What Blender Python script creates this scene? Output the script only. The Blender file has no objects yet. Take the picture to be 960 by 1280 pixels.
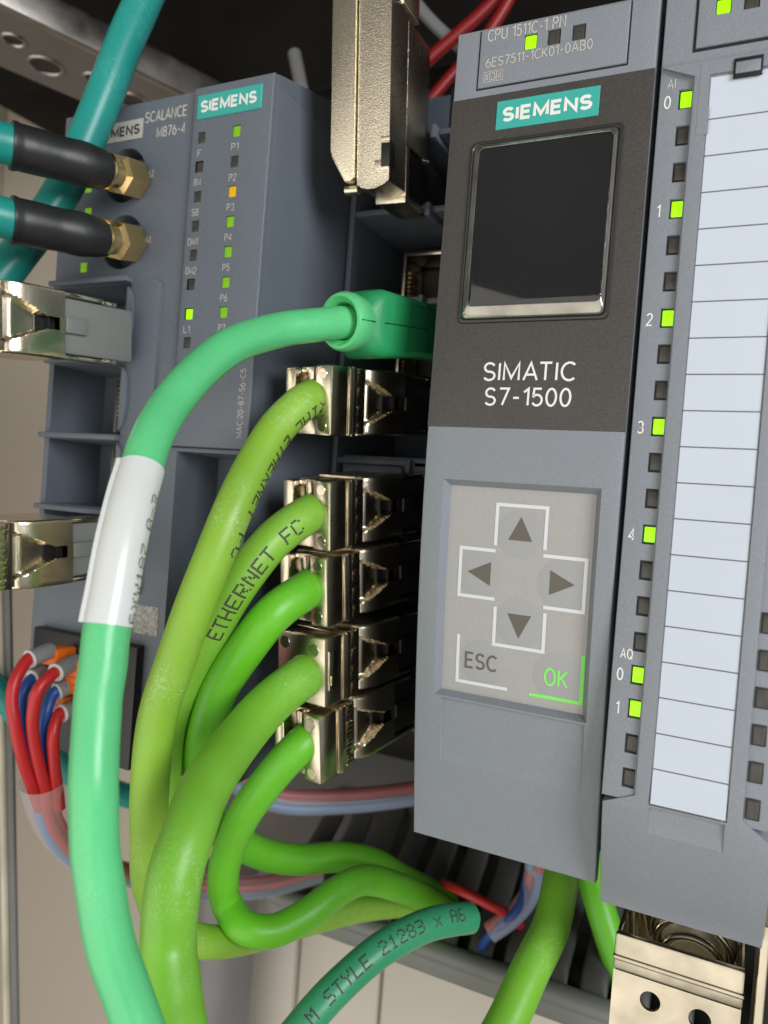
import bpy, bmesh, math, random
from mathutils import Vector, Matrix, noise
S = 0.001                       # everything below is written in millimetres
sc = bpy.context.scene
col = sc.collection
random.seed(7)

# ------------------------------------------------------------------ camera, world, lamps, exposure
cam_d = bpy.data.cameras.new('camera')
cam = bpy.data.objects.new('camera', cam_d)
col.objects.link(cam)
R3 = Matrix([[0.899161, -0.076992, 0.430791], [0.430832, -0.016927, -0.902273], [0.07676, 0.996888, 0.01795]])
cam.matrix_world = Matrix.Translation(Vector((53.364, -127.419, -72.807)) * S) @ R3.to_4x4()
cam_d.sensor_fit = 'VERTICAL'
cam_d.sensor_height = 36.0
cam_d.lens = 36.0 * 940 / 1280
cam_d.clip_start = 0.004
cam_d.clip_end = 20
cam_d.dof.use_dof = True
cam_d.dof.focus_distance = 0.133
cam_d.dof.aperture_fstop = 21
sc.camera = cam

w = bpy.data.worlds.new('World'); sc.world = w; w.use_nodes = True
bg = w.node_tree.nodes['Background']
bg.inputs[0].default_value = (1.0, 0.95, 0.88, 1)
bg.inputs[1].default_value = 0.19

def area(name, loc, target, sx, sy, power, color):
    l = bpy.data.lights.new(name, 'AREA'); l.shape = 'RECTANGLE'
    l.size = sx * S; l.size_y = sy * S; l.energy = power; l.color = color
    o = bpy.data.objects.new(name, l); col.objects.link(o)
    o.location = Vector(loc) * S
    o.rotation_euler = (Vector(target) - Vector(loc)).to_track_quat('-Z', 'Y').to_euler()
    return o
area('window_light', (-200, -820, -420), (0, 0, -60), 1900, 1100, 8.8, (1.0, 0.95, 0.87))
area('side_window', (560, -360, 90), (0, 0, -80), 300, 360, 4.2, (0.93, 0.97, 1.0))
sc.view_settings.view_transform = 'Standard'
sc.view_settings.look = 'None'
sc.view_settings.exposure = 0.03
sc.view_settings.gamma = 1.0
sc.cycles.max_bounces = 10
sc.cycles.caustics_refractive = False
sc.cycles.caustics_reflective = False

# ------------------------------------------------------------------ materials
def mat(name, c, rough=.5, metal=0., bump=None, var=0., vscale=60., coat=0., trans=0., ior=1.5, emit=None, es=1., sss=0., rvar=0., spec=.5, scuff=0., alpha=1.):
    m = bpy.data.materials.new(name); m.use_nodes = True
    nt = m.node_tree; N = nt.nodes; L = nt.links
    b = N['Principled BSDF']
    b.inputs['Base Color'].default_value = (*c, 1)
    b.inputs['Roughness'].default_value = rough
    b.inputs['Metallic'].default_value = metal
    b.inputs['IOR'].default_value = ior
    b.inputs['Specular IOR Level'].default_value = spec
    if coat: b.inputs['Coat Weight'].default_value = coat; b.inputs['Coat Roughness'].default_value = .12
    if trans: b.inputs['Transmission Weight'].default_value = trans
    if sss:
        b.inputs['Subsurface Weight'].default_value = sss
        b.inputs['Subsurface Radius'].default_value = (.0012, .0012, .0008)
        b.inputs['Subsurface Scale'].default_value = 1.0
    if emit:
        b.inputs['Emission Color'].default_value = (*emit, 1); b.inputs['Emission Strength'].default_value = es
    b.inputs['Alpha'].default_value = alpha
    tc = N.new('ShaderNodeTexCoord')
    colsock = None
    if var:
        n = N.new('ShaderNodeTexNoise'); n.inputs['Scale'].default_value = vscale; n.inputs['Detail'].default_value = 6
        L.new(tc.outputs['Object'], n.inputs['Vector'])
        r = N.new('ShaderNodeValToRGB')
        r.color_ramp.elements[0].position = .3; r.color_ramp.elements[1].position = .7
        r.color_ramp.elements[0].color = (*[max(0, x * (1 - var)) for x in c], 1)
        r.color_ramp.elements[1].color = (*[min(1, x * (1 + var)) for x in c], 1)
        L.new(n.outputs['Fac'], r.inputs['Fac'])
        colsock = r.outputs['Color']
    if scuff:
        n2 = N.new('ShaderNodeTexNoise'); n2.inputs['Scale'].default_value = 420; n2.inputs['Detail'].default_value = 3
        n2.inputs['Distortion'].default_value = 2.5
        L.new(tc.outputs['Object'], n2.inputs['Vector'])
        n3 = N.new('ShaderNodeTexNoise'); n3.inputs['Scale'].default_value = 60
        L.new(tc.outputs['Object'], n3.inputs['Vector'])
        r2 = N.new('ShaderNodeValToRGB')
        r2.color_ramp.elements[0].position = .49; r2.color_ramp.elements[0].color = (0, 0, 0, 1)
        r2.color_ramp.elements[1].position = .53; r2.color_ramp.elements[1].color = (0, 0, 0, 1)
        e = r2.color_ramp.elements.new(.51); e.color = (1, 1, 1, 1)
        L.new(n2.outputs['Fac'], r2.inputs['Fac'])
        r3 = N.new('ShaderNodeValToRGB')
        r3.color_ramp.elements[0].position = .50; r3.color_ramp.elements[1].position = .64
        L.new(n3.outputs['Fac'], r3.inputs['Fac'])
        mu = N.new('ShaderNodeMath'); mu.operation = 'MULTIPLY'
        L.new(r2.outputs['Color'], mu.inputs[0]); L.new(r3.outputs['Color'], mu.inputs[1])
        mu2 = N.new('ShaderNodeMath'); mu2.operation = 'MULTIPLY'; mu2.inputs[1].default_value = scuff
        L.new(mu.outputs[0], mu2.inputs[0])
        mx = N.new('ShaderNodeMix'); mx.data_type = 'RGBA'
        L.new(mu2.outputs[0], mx.inputs[0])
        if colsock: L.new(colsock, mx.inputs[6])
        else: mx.inputs[6].default_value = (*c, 1)
        mx.inputs[7].default_value = (*[min(1, x * .5 + .42) for x in c], 1)
        colsock = mx.outputs[2]
    if colsock: L.new(colsock, b.inputs['Base Color'])
    if rvar:
        n = N.new('ShaderNodeTexNoise'); n.inputs['Scale'].default_value = 90; n.inputs['Detail'].default_value = 5
        L.new(tc.outputs['Object'], n.inputs['Vector'])
        mr = N.new('ShaderNodeMapRange'); mr.inputs[1].default_value = .3; mr.inputs[2].default_value = .7
        mr.inputs[3].default_value = max(.02, rough - rvar); mr.inputs[4].default_value = rough + rvar
        L.new(n.outputs['Fac'], mr.inputs[0]); L.new(mr.outputs[0], b.inputs['Roughness'])
    if bump:
        n = N.new('ShaderNodeTexNoise'); n.inputs['Scale'].default_value = bump[0]; n.inputs['Detail'].default_value = 3
        L.new(tc.outputs['Object'], n.inputs['Vector'])
        bp = N.new('ShaderNodeBump'); bp.inputs['Strength'].default_value = bump[1]; bp.inputs['Distance'].default_value = .0002
        L.new(n.outputs['Fac'], bp.inputs['Height']); L.new(bp.outputs[0], b.inputs['Normal'])
    return m

G = {}
G['light_grey'] = mat('light grey plastic', (.225, .243, .272), .5, bump=(3800, .45), var=.06, vscale=2600, rvar=.08)
G['dark_panel'] = mat('dark panel film', (.058, .052, .048), .42, bump=(4200, .35), var=.22, vscale=3200, rvar=.08)
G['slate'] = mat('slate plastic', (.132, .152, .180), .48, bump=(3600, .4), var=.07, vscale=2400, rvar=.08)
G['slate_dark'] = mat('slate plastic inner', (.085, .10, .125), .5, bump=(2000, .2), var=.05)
G['teal_plate'] = mat('teal brand plate', (.045, .40, .345), .45, var=.03)
G['white_print'] = mat('white print', (.80, .79, .75), .55)
G['beige_print'] = mat('warm grey print', (.52, .49, .44), .6)
G['silver_plate'] = mat('warm silver plate', (.50, .47, .41), .45)
G['worn_label'] = mat('worn paper label', (.34, .33, .31), .6, var=.45, vscale=1500)
G['dark_print'] = mat('dark print', (.05, .045, .038), .6)
G['grey_print'] = mat('grey letter print', (.12, .105, .085), .6)
G['green_print'] = mat('green print', (.22, .80, .13), .55)
G['anthracite'] = mat('anthracite plastic', (.022, .023, .026), .5, bump=(1500, .1))
G['black'] = mat('black plastic', (.012, .012, .012), .4, bump=(1500, .1))
G['gap'] = mat('dark seam', (.006, .006, .008), .7)
G['membrane'] = mat('keypad membrane', (.365, .352, .342), .42, bump=(3200, .25), var=.03, vscale=1200)
G['key'] = mat('keypad key', (.335, .333, .338), .4, bump=(3200, .25))
G['line_white'] = mat('keypad line print', (.66, .68, .70), .5)
G['led_on'] = mat('lit green lamp', (.12, .4, .0), .35, emit=(.36, 1.0, .0), es=1.1, bump=(700, .3))
G['led_dim'] = mat('dim green lamp', (.10, .26, .01), .35, emit=(.28, .62, .0), es=.42, bump=(700, .3))
G['led_amber'] = mat('lit amber lamp', (.4, .22, .0), .35, emit=(.72, .40, .0), es=.6, bump=(700, .3))
G['led_off'] = mat('unlit lamp', (.055, .050, .043), .35, bump=(900, .3), var=.2, vscale=500)
G['led_edge'] = mat('lamp well', (.02, .02, .022), .6)
G['paper'] = mat('white label paper', (.55, .60, .68), .6, var=.015, vscale=120, bump=(900, .05))
G['paper_line'] = mat('label ruling', (.10, .11, .125), .6)
G['glass'] = mat('display glass', (.95, .96, .95), .06, trans=1., ior=1.6)
G['screen'] = mat('dark screen', (.006, .006, .006), .12)
G['rim'] = mat('mirror rim for edge glints', (.34, .33, .29), .16, .85, bump=(400, .08), var=.25, vscale=160)  # metallic so the cover's clear edge shows bright glints
G['bezel'] = mat('display bezel', (.03, .028, .026), .3)
G['nickel'] = mat('cast nickel', (.80, .705, .55), .22, 1., bump=(4200, .13), var=.08, vscale=300, rvar=.06)
G['nickel_grain'] = mat('sand cast nickel', (.80, .71, .56), .2, 1., bump=(5200, .42), var=.3, vscale=4600)
G['nickel_smooth'] = mat('smooth nickel', (.74, .66, .52), .16, 1., bump=(1200, .06), var=.08, vscale=200, rvar=.04)
G['zinc'] = mat('yellow zinc steel', (.55, .50, .39), .31, 1., bump=(420, .18), var=.22, vscale=140, rvar=.1)
G['spring'] = mat('spring steel', (.42, .38, .30), .18, 1.)
G['gold'] = mat('gold plating', (.95, .68, .31), .19, 1., bump=(900, .12), var=.08, rvar=.05)
G['gold_pin'] = mat('gold contact', (.75, .55, .28), .25, 1.)
G['insert'] = mat('grey plug insert', (.20, .205, .19), .35, bump=(1500, .1), var=.05)
G['g1'] = mat('yellow green jacket', (.255, .475, .042), .44, sss=.12, bump=(700, .22), var=0.16, vscale=45, scuff=0.90, rvar=.06)
G['g2'] = mat('green jacket', (.225, .48, .042), .44, sss=.12, bump=(700, .22), var=0.12, vscale=45, scuff=0.32, rvar=.08)
G['g3'] = mat('bright green jacket', (.135, .49, .020), .40, sss=.12, bump=(700, .22), var=0.10, vscale=45, scuff=0.22, rvar=.08)
G['g4'] = mat('leaf green jacket', (.19, .475, .036), .42, sss=.12, bump=(700, .22), var=0.14, vscale=45, scuff=0.55, rvar=.08)
G['mint'] = mat('mint green jacket', (.115, .58, .23), .33, sss=.15, bump=(700, .22), var=0.08, vscale=45, scuff=0.28, rvar=.08)
G['mint_boot'] = mat('green moulded plug', (.022, .30, .105), .40, bump=(1600, .14), var=.04)
G['teal'] = mat('teal jacket', (.016, .29, .25), .34, bump=(600, .06), var=.06, vscale=60, scuff=.35)
G['dkgreen'] = mat('sea green jacket', (.035, .27, .13), .38, bump=(600, .07), var=.06, scuff=.2)
G['shrink'] = mat('black heatshrink', (.02, .02, .021), .46, bump=(260, .5), var=.3, vscale=150, rvar=.1)
G['sleeve'] = mat('white cable marker', (.68, .70, .67), .25, coat=.4, bump=(160, .25), var=.02)
G['red'] = mat('red wire', (.50, .018, .022), .38, bump=(600, .06), var=.08)
G['red_dark'] = mat('dark red wire', (.24, .005, .006), .45)
G['blue'] = mat('blue wire', (.02, .07, .30), .4, var=.1)
G['lblue'] = mat('pale blue wire', (.12, .25, .5), .4)
G['ferrule'] = mat('grey ferrule', (.27, .26, .26), .4, bump=(800, .1))
G['ferrule_edge'] = mat('white ferrule', (.62, .61, .6), .4)
G['orange'] = mat('orange lever', (.85, .16, .01), .4)
G['clear'] = mat('clear sleeve', (.80, .74, .76), .22, bump=(160, .3), alpha=.26)
G['beige'] = mat('beige painted steel', (.50, .445, .375), .5, var=.03, vscale=12, bump=(500, .08))
G['beige2'] = mat('pale beige panel', (.60, .55, .48), .5, var=.03, vscale=12)
G['brown'] = mat('shade brown', (.008, .0065, .0055), .6, var=.2, spec=.12)  # near-black, the dimness of the cabinet top put into the colour
G['brown_backing'] = mat('brown grey backing', (.060, .050, .042), .5, var=.3, vscale=40)  # for the dark box behind the duct
G['rail_paint'] = mat('grey rail paint', (.17, .155, .145), .45, bump=(400, .1), var=.1)
G['rail'] = mat('brushed rail steel', (.42, .38, .35), .38, 1., bump=(300, .2), var=.15, rvar=.1)
G['duct'] = mat('dark grey duct', (.055, .052, .050), .5, var=.08, bump=(500, .1))
G['duct_lip'] = mat('grey duct rim', (.20, .205, .195), .45, var=.05)
G['post'] = mat('grey post', (.19, .185, .185), .4, var=.05)
G['edge'] = mat('worn cream edge', (.55, .49, .38), .45, var=.25, vscale=40)

# ------------------------------------------------------------------ object helpers
def origin(o):
    while o.parent: o = o.parent
    return Vector(o.location) / S
def meta(o, label=None, cat=None, group=None, kind=None):
    if label: o['label'] = label
    if cat: o['category'] = cat
    if group: o['group'] = group
    if kind: o['kind'] = kind
    return o
def thing(name, label, cat, loc, group=None):
    o = bpy.data.objects.new(name, None); col.objects.link(o)
    o.empty_display_size = .005
    o.location = Vector(loc) * S
    return meta(o, label, cat, group)
def copy_tree(o, parent=None):
    c = o.copy(); col.objects.link(c)
    if parent: c.parent = parent
    for ch in list(o.children): copy_tree(ch, c)
    return c

class MB:
    def __init__(s): s.b = bmesh.new()
    def v(s, p): return s.b.verts.new(p)
    def f(s, vs):
        try: return s.b.faces.new(vs)
        except ValueError: return None
    def poly(s, pts): return s.f([s.v(p) for p in pts])
    def box(s, x0, x1, y0, y1, z0, z1, bev=0., M=None, seg=2):
        x0, x1 = sorted((x0, x1)); y0, y1 = sorted((y0, y1)); z0, z1 = sorted((z0, z1))
        vs = [s.v((x, y, z)) for x in (x0, x1) for y in (y0, y1) for z in (z0, z1)]
        fs = [s.f([vs[i] for i in q]) for q in ((0, 1, 3, 2), (4, 6, 7, 5), (0, 4, 5, 1), (2, 3, 7, 6), (0, 2, 6, 4), (1, 5, 7, 3))]
        if bev:
            es = list({e for f in fs for e in f.edges})
            r = bmesh.ops.bevel(s.b, geom=es, offset=bev, segments=seg, affect='EDGES', profile=.5)
            vs = list({v for f in r['faces'] for v in f.verts} | {v for v in vs if v.is_valid})
        if M:
            for v in vs: v.co = M @ v.co
        return s
    def prism(s, pts, y0, y1, bev=0., M=None):          # polygon in (x, z), extruded along y
        a = [s.v((p[0], y0, p[1])) for p in pts]; c = [s.v((p[0], y1, p[1])) for p in pts]
        n = len(pts)
        fs = [s.f(a), s.f(c[::-1])] + [s.f([a[i], c[i], c[(i + 1) % n], a[(i + 1) % n]]) for i in range(n)]
        vs = a + c
        if bev:
            es = list(fs[0].edges)
            r = bmesh.ops.bevel(s.b, geom=es, offset=bev, segments=2, affect='EDGES', profile=.5)
            vs = list({v for f in r['faces'] for v in f.verts} | {v for v in vs if v.is_valid})
        if M:
            for v in vs: v.co = M @ v.co
        return s
    def rings(s, rings, cap0=True, cap1=True):
        R = [[s.v(p) for p in r] for r in rings]
        n = len(R[0])
        for a, c in zip(R, R[1:]):
            for i in range(n): s.f([a[i], a[(i + 1) % n], c[(i + 1) % n], c[i]])
        if cap0: s.f(R[0][::-1])
        if cap1: s.f(R[-1])
        return s
    def rod(s, p0, p1, prof, n=24, flat=False):           # prof: list of (t in mm along the axis, radius)
        p0 = Vector(p0); d = (Vector(p1) - p0).normalized()
        u = d.orthogonal().normalized(); w_ = d.cross(u)
        s.rings([[p0 + d * t + (u * math.cos(a) + w_ * math.sin(a)) * r for a in [2 * math.pi * i / n for i in range(n)]] for t, r in prof])
        return s
    def tube(s, pts, r, n=20, cap=True):
        fr = frames(pts)
        rf = r if callable(r) else (lambda t: r)
        m = len(fr) - 1
        s.rings([[p + (u * math.cos(a) + w_ * math.sin(a)) * rf(i / m) for a in [2 * math.pi * k / n for k in range(n)]] for i, (p, t, u, w_) in enumerate(fr)], cap, cap)
        return s
    def build(s, name, m, parent=None, label=None, ang=32, local=False):
        me = bpy.data.meshes.new(name)
        o0 = origin(parent) if (parent and not local) else Vector((0, 0, 0))
        bmesh.ops.recalc_face_normals(s.b, faces=s.b.faces[:])
        for v in s.b.verts: v.co = (v.co - o0) * S
        s.b.to_mesh(me); s.b.free()
        me.materials.append(G[m] if isinstance(m, str) else m)
        me.shade_smooth()
        me.set_sharp_from_angle(angle=math.radians(ang))
        o = bpy.data.objects.new(name, me); col.objects.link(o)
        if parent: o.parent = parent
        if label: o['label'] = label
        return o

def spline(P, per=10):
    P = [Vector(p) for p in P]
    Q = [P[0] * 2 - P[1]] + P + [P[-1] * 2 - P[-2]]
    out = []
    for i in range(1, len(Q) - 2):
        a, b, c, d = Q[i - 1:i + 3]
        ta, tb = (b - a).length ** .5, (c - b).length ** .5
        tc = (d - c).length ** .5
        m1 = ((b - a) / ta - (c - a) / (ta + tb) + (c - b) / tb) * tb
        m2 = ((c - b) / tb - (d - b) / (tb + tc) + (d - c) / tc) * tb
        for k in range(per):
            t = k / per
            out.append(b * (2 * t ** 3 - 3 * t * t + 1) + m1 * (t ** 3 - 2 * t * t + t) + c * (-2 * t ** 3 + 3 * t * t) + m2 * (t ** 3 - t * t))
    out.append(P[-1])
    for _ in range(4):                                     # relax small wobbles
        out = [out[0]] + [(out[i - 1] + out[i] * 2 + out[i + 1]) / 4 for i in range(1, len(out) - 1)] + [out[-1]]
    return out
def frames(pts):
    pts = [Vector(p) for p in pts]
    res = []; u = None
    for i, p in enumerate(pts):
        t = (pts[min(i + 1, len(pts) - 1)] - pts[max(i - 1, 0)]).normalized()
        if u is None: u = t.orthogonal().normalized()
        else:
            u = (u - t * u.dot(t)).normalized()
        res.append((p, t, u, t.cross(u)))
    return res
def cable(pts, r, m, parent, name='jacket', per=10, n=28):
    c = spline(pts, per)
    sd = len(bpy.data.objects) * 7.31
    c = [c[0]] + [p + Vector([noise.noise(Vector((sd + k * 11.7, i * .085, k))) for k in range(3)]) * r * .075 for i, p in enumerate(c)][1:]
    L_ = len(c)
    mb = MB(); mb.tube(c, lambda q: r * (1 + .014 * noise.noise(Vector((sd, q * L_ * .12, 3.3)))), n); mb.build(name, m, parent, ang=60)
    return c

def arc(cx, cy, rx, ry, a0, a1, n=12):
    return [(cx + rx * math.cos(math.radians(a0 + (a1 - a0) * i / n)), cy + ry * math.sin(math.radians(a0 + (a1 - a0) * i / n))) for i in range(n + 1)]
GL = {
 'A': (.66, [[(0, 0), (.33, 1), (.66, 0)], [(.11, .32), (.55, .32)]]),
 'B': (.56, [[(0, 0), (0, 1), (.28, 1)] + arc(.28, .76, .25, .24, 90, -90) + [(0, .52)], [(.28, .52)] + arc(.3, .26, .26, .26, 90, -90) + [(0, 0)]]),
 'C': (.62, [arc(.36, .5, .36, .5, 48, 312, 20)]),
 'D': (.6, [[(0, 0), (0, 1), (.25, 1)] + arc(.25, .5, .35, .5, 90, -90, 14) + [(0, 0)]]),
 'E': (.5, [[(.5, 1), (0, 1), (0, 0), (.5, 0)], [(0, .52), (.45, .52)]]),
 'F': (.48, [[(.48, 1), (0, 1), (0, 0)], [(0, .52), (.42, .52)]]),
 'I': (.0, [[(0, 0), (0, 1)]]),
 'K': (.56, [[(0, 0), (0, 1)], [(.54, 1), (.02, .42)], [(.17, .58), (.56, 0)]]),
 'L': (.46, [[(0, 1), (0, 0), (.46, 0)]]),
 'M': (.74, [[(0, 0), (0, 1), (.37, .12), (.74, 1), (.74, 0)]]),
 'N': (.6, [[(0, 0), (0, 1), (.6, 0), (.6, 1)]]),
 'O': (.66, [arc(.33, .5, .33, .5, 90, 450, 28)]),
 'P': (.54, [[(0, 0), (0, 1), (.28, 1)] + arc(.28, .74, .26, .26, 90, -90) + [(0, .48)]]),
 'Q': (.66, [arc(.33, .5, .33, .5, 90, 450, 28), [(.42, .22), (.68, -.04)]]),
 'R': (.56, [[(0, 0), (0, 1), (.28, 1)] + arc(.28, .75, .26, .25, 90, -90) + [(0, .5)], [(.3, .5), (.56, 0)]]),
 'S': (.54, [arc(.27, .745, .25, .255, 25, 262, 14) + arc(.27, .25, .27, .25, 82, -155, 14)]),
 'T': (.58, [[(0, 1), (.58, 1)], [(.29, 1), (.29, 0)]]),
 'U': (.58, [[(0, 1), (0, .29)] + arc(.29, .29, .29, .29, 180, 360, 14) + [(.58, 1)]]),
 'X': (.56, [[(0, 0), (.56, 1)], [(0, 1), (.56, 0)]]),
 '0': (.5, [arc(.25, .5, .25, .5, 90, 450, 28)]),
 '1': (.24, [[(0, .78), (.24, 1), (.24, 0)]]),
 '2': (.5, [arc(.25, .74, .24, .26, 165, -28) + [(0, 0), (.5, 0)]]),
 '3': (.5, [arc(.24, .755, .23, .245, 150, -88) + arc(.24, .26, .26, .26, 88, -150)]),
 '4': (.54, [[(.4, 0), (.4, 1), (0, .27), (.54, .27)]]),
 '5': (.5, [[(.46, 1), (.07, 1), (.03, .54)] + arc(.24, .32, .26, .32, 138, -150)]),
 '6': (.52, [arc(.26, .31, .26, .31, 90, 450, 24), arc(.52, .31, .52, .69, 180, 108, 8)]),
 '7': (.5, [[(0, 1), (.5, 1), (.17, 0)]]),
 '8': (.52, [arc(.26, .76, .22, .24, 90, 450, 22), arc(.26, .27, .26, .27, 90, 450, 22)]),
 '-': (.36, [[(.02, .44), (.34, .44)]]), ':': (.0, [[(0, .2), (0, .32)], [(0, .66), (0, .78)]]), ' ': (.22, []), '.': (0, [[(0, 0), (0, .1)]]),
}
def ribbon(mb, pts, hw, conv):
    P_ = [Vector((p[0], p[1])) for p in pts]
    closed = (P_[0] - P_[-1]).length < 1e-4
    if closed: P_ = P_[:-1]
    n = len(P_); L_, R_ = [], []
    for i in range(n):
        a = P_[i - 1] if (i or closed) else None
        b = P_[(i + 1) % n] if (i < n - 1 or closed) else None
        d1 = (P_[i] - a).normalized() if a is not None else None
        d2 = (b - P_[i]).normalized() if b is not None else None
        if d1 is None: d1 = d2
        if d2 is None: d2 = d1
        n1, n2 = Vector((-d1.y, d1.x)), Vector((-d2.y, d2.x))
        m_ = n1 + n2
        m_ = m_.normalized() if m_.length > 1e-4 else n1
        k = hw / max(.45, m_.dot(n1))
        L_.append(mb.v(conv(P_[i] + m_ * k))); R_.append(mb.v(conv(P_[i] - m_ * k)))
    for i in range(n if closed else n - 1):
        j = (i + 1) % n
        mb.f([L_[i], L_[j], R_[j], R_[i]])
def text(parent, s, x0, x1, z0, h, y, m, w=.11, rot=False, name='lettering', gap=.24):
    """lettering printed flat: strokes laid on the surface y, read left to right (or upwards)"""
    yf = y if callable(y) else (lambda z: y)
    hw = w * h / 2; hh = h - 2 * hw
    tot = sum(GL[c][0] for c in s) + gap * (len(s) - 1) - .13 * sum(s.count(q) for q in ('AT', 'TA', 'LA'))
    sx = ((x1 - x0) - 2 * hw) / max(tot, .01) if x1 is not None else hh
    mb = MB(); cx = 0; k = 0
    for n_, ch in enumerate(s):
        gw, st = GL[ch]
        for q in st:
            k += 1
            def conv(p, k=k):
                X, Z = (x0 + p[0], z0 + p[1]) if not rot else (x0 - p[1], z0 + p[0])
                return (X, yf(Z) - .002 * (k % 3), Z)
            ribbon(mb, [(hw + (cx + p[0]) * sx, hw + p[1] * hh) for p in q], hw, conv)
        cx += gw + gap - (.13 if ch + s[n_ + 1:n_ + 2] in ('AT', 'TA', 'LA') else 0)
    return mb.build(name, m, parent)

def shell(name, m, parent, xl, xr, zt, zb, prof, back, c=.5, holes=(), zsub=0, floors=True):
    """moulded front: sheet following prof(z), chamfered rim, sides going back to y = back, rectangular wells"""
    L = xl if callable(xl) else (lambda z: xl); R_ = xr if callable(xr) else (lambda z: xr)
    pf = prof if callable(prof) else (lambda z: prof)
    zs = {zt - c, zb + c}; xs = set()
    for h in holes: zs |= {h[2], h[3]}; xs |= {h[0], h[1]}
    if zsub:
        for i in range(1, zsub): zs.add(zt - c + (zb + c - zt + c) * i / zsub)
    for e in getattr(L, 'brk', ()): zs.add(e)
    zs = sorted(zs, reverse=True)
    zz = [zs[0]]
    for z in zs[1:]:
        if zz[-1] - z > .02: zz.append(z)
    zs = zz
    xs = sorted(xs)
    mb = MB()
    grid = []
    for z in zs:
        grid.append([mb.v((x, pf(z), z)) for x in [L(z) + c] + xs + [R_(z) - c]])
    X = lambda j, z: ([L(z) + c] + xs + [R_(z) - c])[j]
    for i in range(len(zs) - 1):
        zc = (zs[i] + zs[i + 1]) / 2
        for j in range(len(xs) + 1):
            xc = (X(j, zc) + X(j + 1, zc)) / 2
            if any(h[0] < xc < h[1] and h[3] < zc < h[2] for h in holes): continue
            mb.f([grid[i][j], grid[i][j + 1], grid[i + 1][j + 1], grid[i + 1][j]])
    for h in holes:
        x0, x1, za, zb_, dep, ins = h[:6]
        df = dep if callable(dep) else (lambda z: dep)
        rows = [i for i, z in enumerate(zs) if zb_ - .01 <= z <= za + .01]
        j0 = 1 + xs.index(x0); j1 = 1 + xs.index(x1)
        inner = []
        for i in rows:
            z = min(max(zs[i], zb_ + ins), za - ins)
            inner.append([mb.v((min(max(X(j, z), x0 + ins), x1 - ins), pf(zs[i]) + df(zs[i]), z)) for j in range(j0, j1 + 1)])
        for k in range(len(rows) - 1):
            i = rows[k]
            mb.f([grid[i][j0], grid[i + 1][j0], inner[k + 1][0], inner[k][0]])
            mb.f([grid[i][j1], inner[k][-1], inner[k + 1][-1], grid[i + 1][j1]])
            if floors and (len(h) < 7 or h[6]):
                for q in range(len(inner[0]) - 1):
                    mb.f([inner[k][q], inner[k][q + 1], inner[k + 1][q + 1], inner[k + 1][q]])
        for q in range(len(inner[0]) - 1):
            mb.f([grid[rows[0]][j0 + q], inner[0][q], inner[0][q + 1], grid[rows[0]][j0 + q + 1]])
            mb.f([grid[rows[-1]][j0 + q], grid[rows[-1]][j0 + q + 1], inner[-1][q + 1], inner[-1][q]])
    n, mcol = len(zs), len(xs) + 2
    loop = [(0, j) for j in range(mcol)] + [(i, mcol - 1) for i in range(1, n)] + [(n - 1, j) for j in range(mcol - 2, -1, -1)] + [(i, 0) for i in range(n - 2, 0, -1)]
    prev = [grid[i][j] for i, j in loop]
    def off(i, j, k): return ((-k if j == 0 else k if j == mcol - 1 else 0), (k if i == 0 else -k if i == n - 1 else 0))
    for o_, d in ((.62 * c, .12 * c), (.88 * c, .38 * c), (c, c), (c, None)):
        cur = []
        for (i, j) in loop:
            g = grid[i][j].co; ox, oz = off(i, j, o_)
            cur.append(mb.v((g.x + ox, (pf(zs[i]) + d) if d is not None else back, g.z + oz)))
        for k in range(len(loop)):
            q = (k + 1) % len(loop)
            mb.f([prev[k], cur[k], cur[q], prev[q]])
        prev = cur
    mb.f(prev)
    return mb.build(name, m, parent, ang=28)

def rects(parent, name, m, rs, y, t=.05):
    mb = MB(); yf = y if callable(y) else (lambda z: y)
    for x0, x1, z0, z1 in rs:
        ya, yb = yf(z0), yf(z1)
        mb.poly([(x0, ya, z0), (x1, ya, z0), (x1, yb, z1), (x0, yb, z1)])
    return mb.build(name, m, parent)

def well_lamp(parent, x0, x1, zt, zb, y, m):
    mb = MB()
    mb.box(x0, x1, y, y + .8, zb, zt, .12)
    mb.box(x0 + (x1 - x0) * .70, x0 + (x1 - x0) * .76, y - .05, y + .3, zb + .25, zt - .2)
    return mb.build('status_lamp', m, parent)

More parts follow.
